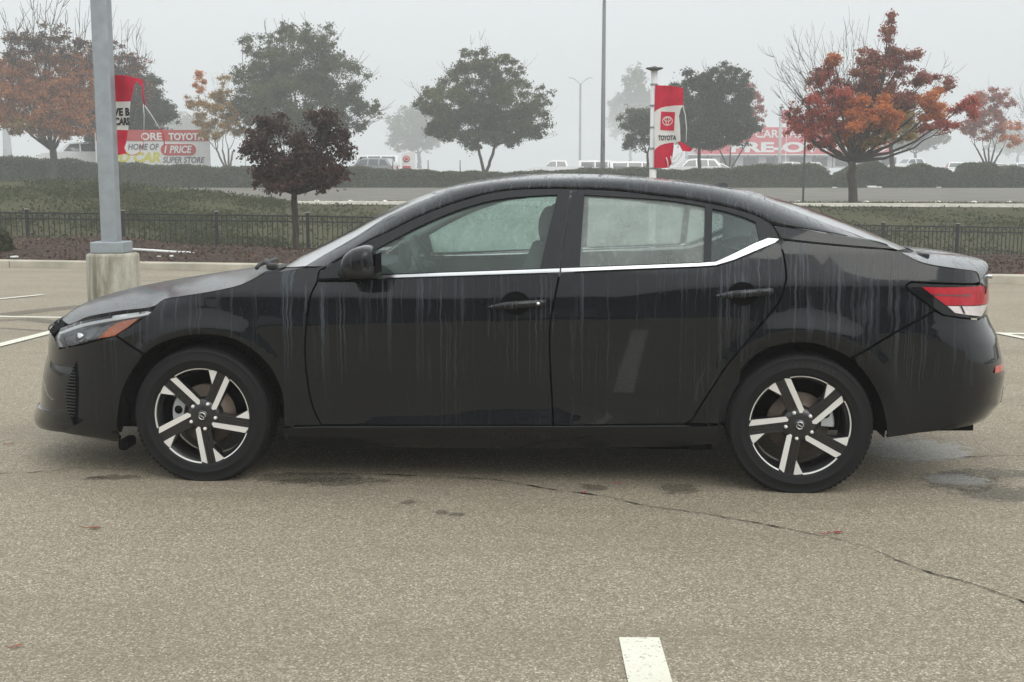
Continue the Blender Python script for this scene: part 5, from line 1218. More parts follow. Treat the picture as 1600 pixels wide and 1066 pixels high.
# ground cover on the bank
n = 95000; g = np.random.default_rng(9); P = []
bx = g.uniform(-22, 20, n * 2); by = g.uniform(0, 1, n * 2)
for x, u in zip(bx, by):
    yb = fence_y(x) + .5; y = yb + (43.6 - yb) * u
    k = math.sin(x * .9 + y * .5) + math.sin(x * .37 - y * .8 + 1) + math.sin(x * 2.3 + 2) * .5
    thick = 1.0 if x / y < -.19 else .30
    if g.random() < thick * (.45 + .22 * k): P.append((x, y, terr_n(x, y) + g.uniform(.0, .10) * (1.6 if thick > .5 else .6)))
tag(leaf_mesh('ground_cover', P, .05, np.zeros(len(P)), [L_GRASS], None), kind='stuff')
P = []
for x, u in zip(g.uniform(-30, 28, 9000), g.random(9000)): y = 44.1 + 1.5 * u; P.append((x, y, terr(x, y) + g.uniform(0, .07)))
tag(leaf_mesh('verge_grass', P, .06, np.zeros(len(P)), [L_OLIVE], None), kind='stuff')
n = 14000; P = []; M = []
for x, u in zip(g.uniform(-16, 15, n), g.random(n)):
    y0 = curb_y(x) + .22; y = y0 + (fence_y(x) + .2 - y0) * u; P.append((x, y, terr_n(x, y) + .012)); M.append(0 if g.random() < .93 else 1)
L_CHIP = m_leaf('bark_chip', (.030, .020, .016), (.075, .048, .036), (.17, .115, .085)); L_CHIP2 = m_leaf('dry_leaf', (.20, .09, .05), (.30, .16, .10), (.42, .30, .22))
tag(leaf_mesh('bark_chips', P, .032, M, [L_CHIP, L_CHIP2], None), kind='stuff')

# ================================================================== lamp pole with concrete plinth
M_GALV = plain('galvanised_steel', (.31, .34, .365), .55, .3, var=.12, scale=9)
def m_plinth():
    b = NB('weathered_concrete'); v = b.co(); n = b.noise(b.co((5, 5, 1.3)), 1.6, 5, .65); f = b.noise(v, 30, 4); s = b.noise(b.co((8, 8, .8), loc=(2, 1, 0)), 1.2, 3)
    col = b.ramp(n, [(.3, (.16, .145, .105)), (.5, (.36, .345, .285)), (.72, (.50, .49, .43))]); col = b.mix(b.mapr(s, .56, .68, 0, .65), col, (.13, .11, .075)); col = b.mix(b.mapr(f, .5, .75, 0, .35), col, (.25, .24, .20))
    return b.end(b.bsdf(col, .9, spec=.2, normal=b.bump(f, .35, .01)))
pp = at(176, 395, 12.0); pz = pp.z
pole = thing('lamp_pole', 'grey square steel lamp pole on a round concrete plinth beside the car nose', 'lamp pole', (pp.x, 12.0, 0))
mb = MB(); mb.lathe([(0, pz), (.225, pz), (.252, pz - .012), (.258, pz - .035), (.260, .3), (.262, 0)], 44, 'z'); mb.build('plinth', m_plinth(), pole)
mb = MB(); mb.bbox((-.008, 0, pz + .058), (.325, .325, .112), .008); mb.build('base_cover', M_GALV, pole)
mb = MB(); mb.bbox((-.006, 0, pz + .10 + 2.9), (.162, .162, 5.8), .012); mb.build('shaft', M_GALV, pole)
mb = MB(); mb.bbox((-.094, .02, pz + .30), (.016, .05, .11), .004); mb.build('hand_hole_cover', M_GALV, pole)
mb = MB(); mb.bbox((0, -.35, pz + 5.9), (.32, .75, .10), .02); mb.build('lamp_head', M_GALV, pole)

# ---- writing as thin raised print
_dg = None
def text_geo(body, size, bold=.0, shear=0., spacing=1., width=1.):
    c = bpy.data.curves.new('lettering', 'FONT'); c.body = body; c.size = size; c.offset = bold * size; c.shear = shear; c.space_character = spacing; c.resolution_u = 4
    o = bpy.data.objects.new('lettering', c); COL.objects.link(o); bpy.context.view_layer.update(); dg = bpy.context.evaluated_depsgraph_get(); me = o.evaluated_get(dg).to_mesh()
    V = np.array([v.co[:] for v in me.vertices]); F = [tuple(p.vertices) for p in me.polygons]; o.evaluated_get(dg).to_mesh_clear(); bpy.data.objects.remove(o); bpy.data.curves.remove(c)
    V[:, 0] -= V[:, 0].min(); V[:, 0] *= width; return V, F
def fit_text(body, x0, x1, z0, z1, bold=.02, shear=0.):
    V, F = text_geo(body, 1.0, bold, shear); V[:, 1] -= V[:, 1].min(); sx = (x1 - x0) / V[:, 0].max(); sz = (z1 - z0) / V[:, 1].max(); return np.stack([x0 + V[:, 0] * sx, np.zeros(len(V)), z0 + V[:, 1] * sz], 1), F
def words_on(name, body, px0, px1, py0, py1, Y, base, mat, parent, dy=-.012, bold=.02, shear=0., wave=None):
    a, c = at(px0, py1, Y), at(px1, py0, Y); V, F = fit_text(body, a.x - base.x, c.x - base.x, a.z - base.z, c.z - base.z, bold, shear); mb = MB()
    mb.add([(x, (wave(x, z) if wave else 0) + dy, z) for x, y, z in V], [f for f in F]); return mb.build(name, mat, parent)

# ================================================================== flags
def m_cloth(name, c, v=.12):
    b = NB(name); n = b.noise(b.co((3, 1, 2)), 3, 4); col = b.ramp(n, [(.3, tuple(x * (1 - v) for x in c)), (.7, tuple(min(1, x * (1 + v)) for x in c))]); s = b.bsdf(col, .8, spec=.2); t = b.n('ShaderNodeBsdfTranslucent'); b.l(col, t.inputs[0])
    m = b.n('ShaderNodeMixShader'); m.inputs[0].default_value = .35; b.l(s, m.inputs[1]); b.l(t.outputs[0], m.inputs[2]); return b.end(m.outputs[0])
C_RED, C_WHITE = m_cloth('flag_red', (.66, .055, .10)), m_cloth('flag_white', (.80, .79, .77), .05)
M_INK = plain('flag_ink', (.025, .025, .028), .7)
def cloth(name, poly, Y, base, wave, parent, mat_of, mats, step=.03):
    pl = clean([(at(a, b_, Y).x - base.x, at(a, b_, Y).z - base.z) for a, b_ in poly], .002); pl = clean(straight(pl + [pl[0]], step)[:-1], .002)
    V, F = tri2d(pl, (), step); mb = MB()
    vs = [(x, wave(x, z), z) for x, z in V]; n = len(vs); mb.add(vs, F, 0, True)
    for k, f in enumerate(F): mb.mi[k] = mat_of(np.mean([V[i][0] for i in f]), np.mean([V[i][1] for i in f]))
    back = [(x, y + .004, z) for x, y, z in vs]; b0 = len(mb.v); mb.v += back
    for k, f in enumerate(F): mb.f.append(tuple(i + b0 for i in f[::-1])); mb.mi.append(mb.mi[k]); mb.sm.append(True)
    return mb.build(name, mats, parent)
fb = at(166, 180, 12.12); wv = lambda x, z: .035 * math.sin(x * 14 + z * 2.5) + .02 * math.sin(z * 5 + 1)
lf = thing('dealer_flag', 'torn red and white flag reading we buy cars on the grey lamp pole', 'flag', (fb.x, 12.12, fb.z), 0)
zz = lambda py, Y, b_: at(0, py, Y).z - b_.z
r1, r2 = zz(160, 12.12, fb), zz(205, 12.12, fb)
cloth('cloth', [(160, 116), (196, 118), (222, 124), (223, 137), (214, 127), (211, 131), (207, 148), (204, 158.5), (160, 158.5)], 12.12, fb, wv, lf, lambda x, z: 0, [C_RED])
cloth('cloth', [(160, 158.5), (204, 158.5), (202, 175), (201, 185), (198.5, 203.5), (160, 202)], 12.12, fb, wv, lf, lambda x, z: 0, [C_WHITE])
cloth('cloth', [(160, 202), (198.5, 203.5), (196, 222), (193, 231), (197, 240), (190, 241), (180, 245), (162, 244)], 12.12, fb, wv, lf, lambda x, z: 0, [C_RED])
words_on('lettering', 'WE B', 168, 202, 168.5, 181, 12.12, fb, M_INK, lf, -.008, .05, wave=wv)
words_on('lettering', 'CARS', 178, 201.5, 183.5, 195.5, 12.12, fb, M_INK, lf, -.008, .05, wave=wv)
def cord(pts, Y, base, r_, mat, parent, name='loose_cord', dy=0):
    mb = MB(); mb.tube([at(a, b_, Y) - base + Vector((0, dy + .02 * math.sin(i), 0)) for i, (a, b_) in enumerate(pts)], r_, 5); mb.build(name, mat, parent)
cord([(224, 163), (224.5, 180), (224, 206)], 12.12, fb, .004, C_WHITE, lf); cord([(226, 165), (236, 180), (249, 201)], 12.12, fb, .005, C_WHITE, lf); cord([(250, 201), (255, 212), (256, 228)], 12.12, fb, .005, C_RED, lf)
cord([(196, 240), (206, 243), (216, 240), (224, 228), (223, 210)], 12.12, fb, .003, C_RED, lf); cord([(222, 126), (223, 150), (225, 164)], 12.12, fb, .008, C_RED, lf)
for py in (90, 116): cord([(145, py - 1), (160, py), (175, py + .5)], 12.12, fb, .008, M_GALV, lf, 'flag_arm', -.03)
# second flag and its short pole
M_WPOLE = plain('pale_pole_paint', (.60, .61, .60), .5, .1, var=.08)
bq = at(1019.5, 436, 16.0); fp = thing('flag_pole', 'short pale pole with flat disc top carrying the red and white flag', 'pole', (at(1020, 270, 16).x, 16, 0)); base = Vector(fp.location)
ztop = at(1021, 107, 16).z
mb = MB(); mb.lathe([(.052, 0), (.050, .3), (.044, ztop - .02), (0, ztop - .02)], 20, 'z'); mb.build('shaft', M_WPOLE, fp)
mb = MB(); mb.lathe([(0, ztop - .035), (.05, ztop - .03), (.115, ztop - .005), (.115, ztop + .008), (.03, ztop + .012), (.028, ztop + .026), (0, ztop + .028)], 24, 'z'); mb.build('disc_cap', plain('cap_grey', (.16, .165, .165), .5), fp)
for py in (132, 165, 199, 232, 263):
    mb = MB(); mb.lathe([(.047, -.012), (.051, -.012), (.051, .012), (.047, .012)], 16, 'z', closed=True); z = at(0, py, 16).z; mb.v = [(x, y, zq + z) for x, y, zq in mb.v]; mb.build('flag_clip', M_GALV, fp)
fb2 = at(1024, 200, 15.93); wv2 = lambda x, z: .05 * math.sin(x * 11 + z * 1.6 + .4) * min(1, max(0, x + .03) * 5) + .015 * math.sin(z * 6)
rf = thing('dealer_flag', 'torn red and white flag with red emblem square flying beside the short pole', 'flag', fb2, 0)
X = lambda px: at(px, 200, 15.93).x - fb2.x; Z = lambda py: at(1040, py, 15.93).z - fb2.z
top_c = [(1022.5, 175), (1027, 171.5), (1033, 168.5), (1040, 166.5), (1052, 165.3), (1067, 165)]; bot_c = [(1022.5, 235), (1026, 231), (1031, 227.5), (1038, 225), (1046, 223.5), (1053, 222.5)]
cloth('cloth', [(1024, 133), (1045, 134), (1067, 138)] + top_c[::-1], 15.93, fb2, wv2, rf, lambda x, z: 0, [C_RED], .022)
cloth('cloth', top_c + [(1063, 171), (1060.5, 182), (1062, 200), (1062.5, 221), (1058, 222), (1053, 219)] + bot_c[::-1], 15.93, fb2, wv2, rf, lambda x, z: 0, [C_WHITE], .022)
cloth('cloth', bot_c + [(1052.5, 232), (1051, 245), (1050, 256), (1046, 262), (1035, 263), (1022, 262)], 15.93, fb2, wv2, rf, lambda x, z: 0, [C_RED], .022)
cloth('torn_strip', [(1059, 220), (1070, 224), (1083, 233), (1079, 237), (1067, 236)], 15.93, fb2, lambda x, z: .02 + .03 * math.sin(x * 20), rf, lambda x, z: 0, [C_RED], .03)
cord([(1067, 165), (1071, 180), (1073, 200), (1072, 222)], 15.93, fb2, .006, C_WHITE, rf); cord([(1049, 258), (1058, 252), (1065, 244), (1066, 238), (1060, 240), (1052, 250)], 15.93, fb2, .007, C_WHITE, rf); cord([(1044, 261), (1043, 252), (1041, 246)], 15.93, fb2, .008, C_WHITE, rf, 'frayed_thread', -.02); cord([(1050, 258), (1049, 250), (1048, 244)], 15.93, fb2, .008, C_WHITE, rf, 'frayed_thread', -.02)
mb = MB(); n = 6; vs = []
for i in range(n + 1):
    for j in range(n + 1):
        u, v_ = i / n, j / n; xx = X(1032 + 21 * u + 1.2 * v_); z_ = Z(203 + 1.5 * u - 29 * v_); vs.append((xx, wv2(xx, z_) - .007, z_))
mb.add(vs, [(i * (n + 1) + j, (i + 1) * (n + 1) + j, (i + 1) * (n + 1) + j + 1, i * (n + 1) + j + 1) for i in range(n) for j in range(n)], 0, True); mb.build('emblem_square', C_RED, rf)
def ring(cx, cz, rx, rz, w, name='emblem_ring'):
    mb = MB(); n = 36; vs = []
    for k in range(n):
        a = 2 * math.pi * k / n
        for f in (1, -1): x, z = cx + (rx + f * w / 2) * math.cos(a), cz + (rz + f * w / 2) * math.sin(a); vs.append((x, wv2(x, z) - .013, z))
    mb.add(vs, [(2 * k, 2 * ((k + 1) % n), 2 * ((k + 1) % n) + 1, 2 * k + 1) for k in range(n)]); mb.build(name, C_WHITE, rf)
ex, ez = X(1043), Z(189); u_ = X(1051) - ex
ring(ex, ez, u_ * .92, u_ * .82, u_ * .15); ring(ex, ez + u_ * .30, u_ * .62, u_ * .36, u_ * .13); ring(ex, ez, u_ * .27, u_ * .74, u_ * .13)
words_on('lettering', 'TOYOTA', 1028.5, 1056.5, 211.5, 219.5, 15.93, fb2, M_INK, rf, -.010, .035, wave=wv2)

# ================================================================== signs, poles and the far dealership
W_SIGN = plain('sign_white', (.74, .74, .73), .6, var=.05); R_SIGN = plain('sign_red', (.48, .045, .04), .6, var=.06); D_SIGN = plain('sign_grey', (.12, .125, .14), .6); Y_SIGN = plain('sign_yellow', (.62, .60, .10), .6)
YS = 88.0
def plate(px0, px1, py0, py1, Y, base, dy, th, mat, parent, name, r=0):
    a, c = at(px0, py1, Y), at(px1, py0, Y); x0, x1, z0, z1 = a.x - base.x, c.x - base.x, a.z - base.z, c.z - base.z; mb = MB()
    if r: 
        rr = min((z1 - z0), (x1 - x0)) / 2 * r; poly = []
        for cx, cz, a0 in ((x1 - rr, z1 - rr, 0), (x0 + rr, z1 - rr, 90), (x0 + rr, z0 + rr, 180), (x1 - rr, z0 + rr, 270)): poly += [(cx + rr * math.cos(R_(a0 + k * 11.25)), cz + rr * math.sin(R_(a0 + k * 11.25))) for k in range(9)]
        mb.prism(poly, dy, dy + th)
    else: mb.bbox(((x0 + x1) / 2, dy + th / 2, (z0 + z1) / 2), (x1 - x0, th, z1 - z0), min(th * .2, .02))
    return mb.build(name, mat, parent)
a = at(240, 262, YS); sb = Vector((a.x, YS, 1.18)); sg = thing('dealer_board', 'wide red and white dealership board reading home of 1 price super store', 'sign', sb)
plate(150, 327, 206, 259, YS, sb, 0, .12, W_SIGN, sg, 'board'); plate(150, 325, 203.2, 220.3, YS, sb, -.05, .05, R_SIGN, sg, 'header_band')
plate(251.5, 306, 225.3, 243, YS, sb, -.04, .04, R_SIGN, sg, 'price_badge', 1.0)
for px in (160, 230, 318): plate(px - 1.5, px + 1.5, 255, 268, YS, sb, .02, .1, D_SIGN, sg, 'leg')
words_on('lettering', 'ORE', 221, 253, 207.5, 219.3, YS, sb, W_SIGN, sg, -.07, .03); words_on('lettering', 'TOYOTA', 264, 319, 207.8, 219.3, YS, sb, W_SIGN, sg, -.07, .04)
words_on('lettering', 'HOME OF', 200, 248.5, 224.5, 234.5, YS, sb, D_SIGN, sg, -.02, .03, .22); words_on('lettering', '1 PRICE', 257, 300, 227.5, 239.5, YS, sb, W_SIGN, sg, -.06, .035, .22)
words_on('lettering', 'USED CAR', 152, 251, 237.5, 254, YS, sb, Y_SIGN, sg, -.02, .05, .22); words_on('lettering', 'SUPER STORE', 254.5, 320, 245.3, 255, YS, sb, D_SIGN, sg, -.02, .03, .22)
# small white sign with a red roundel
YR = 105.0; a = at(639, 262, YR); sb = Vector((a.x, YR, 1.1)); s2 = thing('round_logo_sign', 'small white sign with a red roundel standing above the hedge', 'sign', sb)
mb = MB(); P4 = [at(628, 264, YR), at(648.5, 264, YR), at(648.5, 236.5, YR), at(642, 237, YR), at(628, 241, YR)]; mb.prism([(p.x - sb.x, p.z - sb.z) for p in P4], 0, .15); mb.build('board', W_SIGN, s2)
c = at(635, 248.5, YR) - sb; mb = MB(); mb.lathe([(0, -.04), (.30, -.04), (.30, 0)], 28, 'y', 0, (c.x, 0, c.z)); mb.build('roundel', R_SIGN, s2)
mb = MB(); mb.lathe([(.16, -.06), (.20, -.06), (.20, -.04), (.16, -.04)], 24, 'y', 0, (c.x, 0, c.z), closed=True); mb.build('roundel_ring', W_SIGN, s2); plate(629, 641.5, 259.5, 264, YR, sb, -.03, .03, R_SIGN, s2, 'red_strip')
plate(635, 640, 262, 268, YR, sb, .03, .1, D_SIGN, s2, 'leg')
# far dealership building with the big banner
YB = 200.0; a = at(1238, 258, YB); sb = Vector((a.x, YB, 1.2)); bd = thing('dealership', 'pale dealership building with a long faded red pre-owned banner', 'building', sb)
M_WALL = plain('pale_wall', (.52, .53, .53), .8, var=.05, scale=.5)
R_BAN = plain('banner_red', (.55, .05, .075), .7, var=.06)
plate(1075, 1398, 222, 262, YB, sb, .5, 3, M_WALL, bd, 'wall'); plate(1088, 1392, 219, 241, YB, sb, -.3, .7, R_BAN, bd, 'banner'); plate(1150, 1345, 199, 219.5, YB, sb, -.1, .5, R_BAN, bd, 'upper_banner')
plate(1072, 1401, 241.3, 243, YB, sb, -.8, 1.2, W_SIGN, bd, 'eave')
for px in (1105, 1137, 1168, 1182, 1211, 1272, 1300, 1350, 1390): plate(px - 1, px + 1, 243, 262, YB, sb, -.5, .3, M_GREY, bd, 'column')
for px in range(1090, 1380, 36): plate(px, px + 24, 246, 260, YB, sb, .42, .1, M_GREY, bd, 'window')
words_on('lettering', 'PRE-OWNED', 1141, 1386, 222, 238.5, YB, sb, W_SIGN, bd, -.34, .045); words_on('lettering', 'CARS', 1180, 1224, 203, 215.5, YB, sb, W_SIGN, bd, -.14, .02); words_on('lettering', 'AS', 1232, 1252, 203, 215.5, YB, sb, W_SIGN, bd, -.14, .02)
YT = 165; a = at(1228, 258, YT); sb = Vector((a.x, YT, 1.2)); t = thing('pylon_sign', 'small red pylon sign with a white spike above the pre-owned banner', 'sign', sb)
plate(1221, 1236, 172, 193, YT, sb, 0, .3, R_BAN, t, 'red_panel'); plate(1227, 1230, 193, 262, YT, sb, .05, .2, W_SIGN, t, 'mast'); p1, p2, p3 = at(1226, 193, YT) - sb, at(1231, 193, YT) - sb, at(1228.5, 176, YT) - sb; mb = MB(); mb.prism([(p1.x, p1.z), (p2.x, p2.z), (p3.x, p3.z)], -.05, 0); mb.build('white_spike', W_SIGN, t)
def post(name, label, px, top, bot, Y, w_px, mat, cat='pole', sign=None):
    Y *= FAR if Y > 50 else 1.0
    a = at(px, bot, Y); base = Vector((a.x, Y, a.z)); t = thing(name, label, cat, base); r_ = w_px / 2 * Y / FPX; zt = at(px, top, Y).z - base.z
    mb = MB(); mb.lathe([(r_ * 1.05, -.2), (r_ * 1.05, zt * .1), (r_ * .8, zt), (0, zt)], 14, 'z'); mb.build('shaft', mat, t); return t, base
t, base = post('lamp_post', 'pale grey post in the fog in front of the pre-owned banner', 1217.5, 168, 262, 95, 5, plain('pale_post', (.40, .41, .40), .6), 'lamp post')
mb = MB(); z = at(0, 168, 95 * FAR).z - base.z; mb.bbox((0, -.3, z), (.35, .9, .12), .03); mb.build('lamp_head', M_GREY, t)
t, base = post('sign_post', 'thin dark post at the kerb left of the orange maple trunk', 1254.5, 203, 320, 44.7, 3.2, plain('post_dark_green', (.035, .045, .04), .6), 'post')
mb = MB(); z = at(0, 203, 44.7).z - base.z; mb.bbox((0, -.03, z - .02), (.05, .03, .09), .005); mb.build('bracket', M_GREY, t)
t, base = post('street_lamp', 'tall slim grey street lamp standing behind the hedge above the car roof', 941.5, 2, 264, 60, 6.6, plain('lamp_steel', (.13, .14, .135), .55, .3), 'street lamp')
z = at(0, 3, 60 * FAR).z - base.z; mb = MB(); mb.lathe([(0, .30), (.05, .28), (.09, .1), (.11, 0), (.09, -.12), (.06, -.16)], 14, 'z'); mb.v = [(x, y, q + z) for x, y, q in mb.v]; mb.build('lamp_head', M_GREY, t); mb = MB(); mb.tube([(0, 0, z), (0, 0, z + 2), (-1.6, 0, z + 2.4)], .05, 8); mb.build('lamp_arm', M_GREY, t); mb = MB(); mb.bbox((.05, -.14, at(0, 225, 60 * FAR).z - base.z), (.12, .05, .45), .01); mb.build('access_cover', M_GREY, t)
YL = 270; t, base = post('street_lamp', 'faint twin armed street lamp fading in the fog', 906, 131, 262, YL, 3.6, M_GREY, 'street lamp')
zt = at(0, 131, YL * FAR).z - base.z
for s in (-1, 1):
    mb = MB(); e = [(0, 0, zt - .2), (s * .9, 0, zt + .6), (s * 2.0, 0, zt + 1.5), (s * 2.9, 0, zt + 1.8)]; mb.tube(e, .10, 6); mb.bbox((s * 3.3, 0, zt + 1.78), (.9, .3, .16), .04); mb.build('lamp_arm', M_GREY, t)
YL = 260; t, base = post('street_lamp', 'faint street lamp with curved arm between the gold and grey green trees', 384, 70, 262, YL, 1.6, M_GREY, 'street lamp'); zt = at(0, 70, YL * FAR).z - base.z; mb = MB(); mb.tube([(0, 0, zt - .1), (-.6, 0, zt + .7), (-1.6, 0, zt + 1.0), (-2.4, 0, zt + .9)], .07, 6); mb.build('lamp_arm', M_GREY, t)
t, base = post('concrete_column', 'pale concrete column at the left edge behind the hedge', 13, 198, 262, 70, 13, plain('pale_column', (.40, .41, .41), .8), 'column'); mb = MB(); mb.bbox((0, 0, at(0, 199, 70 * FAR).z - base.z), (.62, .62, .12), .02); mb.build('column_cap', M_WALL, t)
for i, (px, Y) in enumerate(((614, 70), (669, 70), (719, 70))):
    t, base = post('sign_post', ['thin fence stake nearest the white roundel sign', 'thin fence stake between two others behind the hedge', 'thin fence stake nearest the two trunked olive tree'][i], px, 251, 270, Y, 1.5, M_GREY, 'post'); mb = MB(); mb.bbox((0, 0, at(0, 251, Y * FAR).z - base.z), (.08, .08, .04), .01); mb.build('post_cap', M_GREY, t)
# white pipe lying in the mulch
a = at(200, 392, 20.6); pb = Vector((a.x, 20.6, 0)); L_ = [(205, 390.0, 20.7), (240, 392, 20.6), (280, 394.5, 20.5)]
pt = thing('plastic_pipe', 'thin white plastic pipe bent down into the mulch behind the pole', 'pipe', pb)
mb = MB(); mb.tube([at(a_, b_, Y) - pb for a_, b_, Y in [(196, 389.3, 20.7), (240, 391.8, 20.6), (281, 394.6, 20.5)]], .024, 8); mb.build('straight_pipe', W_SIGN, pt)
mb = MB(); mb.tube([at(a_, b_, Y) - pb for a_, b_, Y in [(279, 394.4, 20.5), (290, 394.2, 20.5), (300, 395.5, 20.45), (310, 399, 20.4), (317, 404, 20.3)]], .02, 8); mb.build('bent_end', W_SIGN, pt)
tag(link('white_stake', None) if False else (lambda m_: (m_.tube([at(320, 404, 20.2), at(332, 403, 20.2), at(347, 402.5, 20.2)], .011, 6), m_.build('plastic_strip', W_SIGN))[1])(MB()), 'thin white strip lying on the mulch beyond the bent pipe end', 'strip')
# road studs
sm = MB(); sm.lathe([(.11, 0), (.10, .03), (.05, .05), (0, .052)], 12, 'z'); SM = sm.mesh('road_stud'); SM.materials.append(plain('stud_white', (.78, .77, .72), .5))
for si, (px, py) in enumerate(((495, 309.5), (547, 310.5), (601, 311.3), (1247, 315), (1354, 315), (1411, 315.2), (1466, 315.3), (1522, 315.5), (1577, 315.6))):
    v = at(px, py, 47.2); o = tag(link('road_stud', SM), ['road stud nearest the plum tree', 'middle road stud of the three left of the car roof', 'road stud nearest the windscreen, third from the plum tree', 'road stud just left of the thin dark kerb post', 'first road stud right of the orange maple trunk', 'second road stud right of the orange maple trunk', 'third road stud right of the orange maple trunk', 'fourth road stud right of the orange maple trunk', 'last road stud before the right edge'][si], 'road stud', 'white road studs on the street'); o.location = (v.x, 47.2, terr(v.x, 47.2) + .004)
# leaves fallen on the lot
def fallen(px, py, s, c, rz, label, n=1):
    x, y = gnd(px, py); t = thing('fallen_leaf', label, 'leaf', (x, y, .006), rz)
    m_ = plain('fallen_leaf_colour', c, .6, var=.2); mb = MB(); k = [(0, 0), (.25, .16), (.55, .2), (.8, .1), (1, 0), (.8, -.12), (.55, -.18), (.25, -.14)]
    vs = [((a_ - .5) * s, b_ * s, .012 * s * 10 * abs(b_) + .10 * s * (a_ - .5) ** 2) for a_, b_ in k]; mb.add(vs + [(x_, y_, z_ + .002) for x_, y_, z_ in vs], [tuple(range(8)), tuple(range(15, 7, -1))] + [(i, (i + 1) % 8, (i + 1) % 8 + 8, i + 8) for i in range(8)]); mb.build('blade', m_, t)
    mb = MB(); mb.tube([(-.5 * s, 0, .02 * s), (-.8 * s, .03 * s, .03 * s), (-1.2 * s, .0, .01)], .0016, 5); mb.build('leaf_stalk', m_, t)
fallen(1309, 834, .042, (.26, .025, .025), .4, 'crimson leaf with long stalk lying by the crack'); fallen(1285, 836, .022, (.30, .04, .04), 2.6, 'tiny red leaf scrap just left of the crimson leaf')
fallen(914, 771, .03, (.40, .07, .05), 1.2, 'small red leaf lying in the crack under the rear door'); fallen(968, 757, .024, (.34, .06, .05), .2, 'small red leaf in the shade beneath the car'); fallen(148, 827, .05, (.20, .07, .03), .1, 'curled brown leaf alone on the left foreground'); fallen(28, 1012, .03, (.28, .10, .06), .8, 'tiny reddish leaf scrap in the lower left corner'); fallen(17, 695, .035, (.32, .08, .06), .8, 'small red leaf near the left edge before the bumper')
# litter by the hedge
for i, (px, py, w) in enumerate(((1362, 293, .6), (1374, 292, .4), (1467, 290, .3), (1304, 294, .3), (22, 393, .12), (268, 399, .10), (248, 398, .06))):
    Y = 80.5 if px > 1000 else 19.9; v = at(px, py, Y); mb = MB(); mb.bbox((0, 0, w * .12), (w, w * .6, w * .25), w * .06); o = mb.build('litter', W_SIGN); o.location = (v.x, Y, terr(v.x, Y)); o.rotation_euler = (0, 0, i)
    tag(o, ['larger white litter scrap below the shrub row', 'smaller white scrap touching the larger one below the shrubs', 'white scrap below the right end of the shrub row', 'white scrap between hedge and shrub row', 'white scrap in the mulch near the left bush', 'white scrap in the mulch below the pipe', 'tiny white scrap left of the pipe bend'][i], 'litter')

# ================================================================== vehicles beyond the hedge
M_CARW = plain('white_car_paint', (.78, .79, .79), .25, coat=1, var=.03); M_CARG = plain('grey_car_paint', (.30, .31, .32), .25, coat=1, var=.03); M_WIN = plain('car_window_dark', (.05, .055, .058), .08, coat=1); M_CARD = plain('dark_car_paint', (.03, .032, .036), .2, coat=1)
PROF = dict(
    suv=([(-2.3, .35), (-2.32, .75), (-2.2, 1.0), (-1.15, 1.12), (-.55, 1.68), (.2, 1.78), (1.75, 1.74), (2.2, 1.15), (2.28, .6), (2.2, .35)], [[(-.98, 1.16), (-.5, 1.60), (.1, 1.66), (.1, 1.16)], [(.2, 1.16), (.2, 1.66), (1.05, 1.65), (1.05, 1.17)], [(1.15, 1.17), (1.15, 1.64), (1.62, 1.62), (1.95, 1.18)]], (-1.4, 1.4), .36),
    sedan=([(-2.3, .30), (-2.34, .62), (-2.2, .80), (-1.2, .95), (-.45, 1.38), (.3, 1.44), (1.1, 1.36), (1.75, 1.02), (2.3, .96), (2.32, .5), (2.25, .30)], [[(-1.0, .99), (-.42, 1.32), (.2, 1.37), (.2, 1.0)], [(.3, 1.0), (.3, 1.37), (1.02, 1.31), (1.5, 1.02)]], (-1.38, 1.36), .32),
    truck=([(-2.85, .45), (-2.88, .95), (-2.75, 1.15), (-1.5, 1.25), (-.95, 1.82), (-.4, 1.90), (.75, 1.88), (.95, 1.30), (2.85, 1.28), (2.88, .6), (2.8, .45)], [[(-1.36, 1.30), (-.9, 1.76), (-.3, 1.80), (-.3, 1.28)], [(-.2, 1.28), (-.2, 1.80), (.62, 1.78), (.74, 1.30)]], (-1.8, 1.75), .40),
    van=([(-2.6, .38), (-2.65, .8), (-2.5, 1.05), (-2.0, 1.2), (-1.45, 1.85), (-1.0, 1.98), (2.5, 1.98), (2.6, 1.8), (2.6, .5), (2.5, .38)], [[(-1.85, 1.24), (-1.42, 1.78), (-.75, 1.82), (-.75, 1.22)], [(-.6, 1.22), (-.6, 1.82), (.7, 1.82), (.7, 1.22)], [(.85, 1.22), (.85, 1.82), (2.3, 1.80), (2.3, 1.22)]], (-1.75, 1.6), .37))
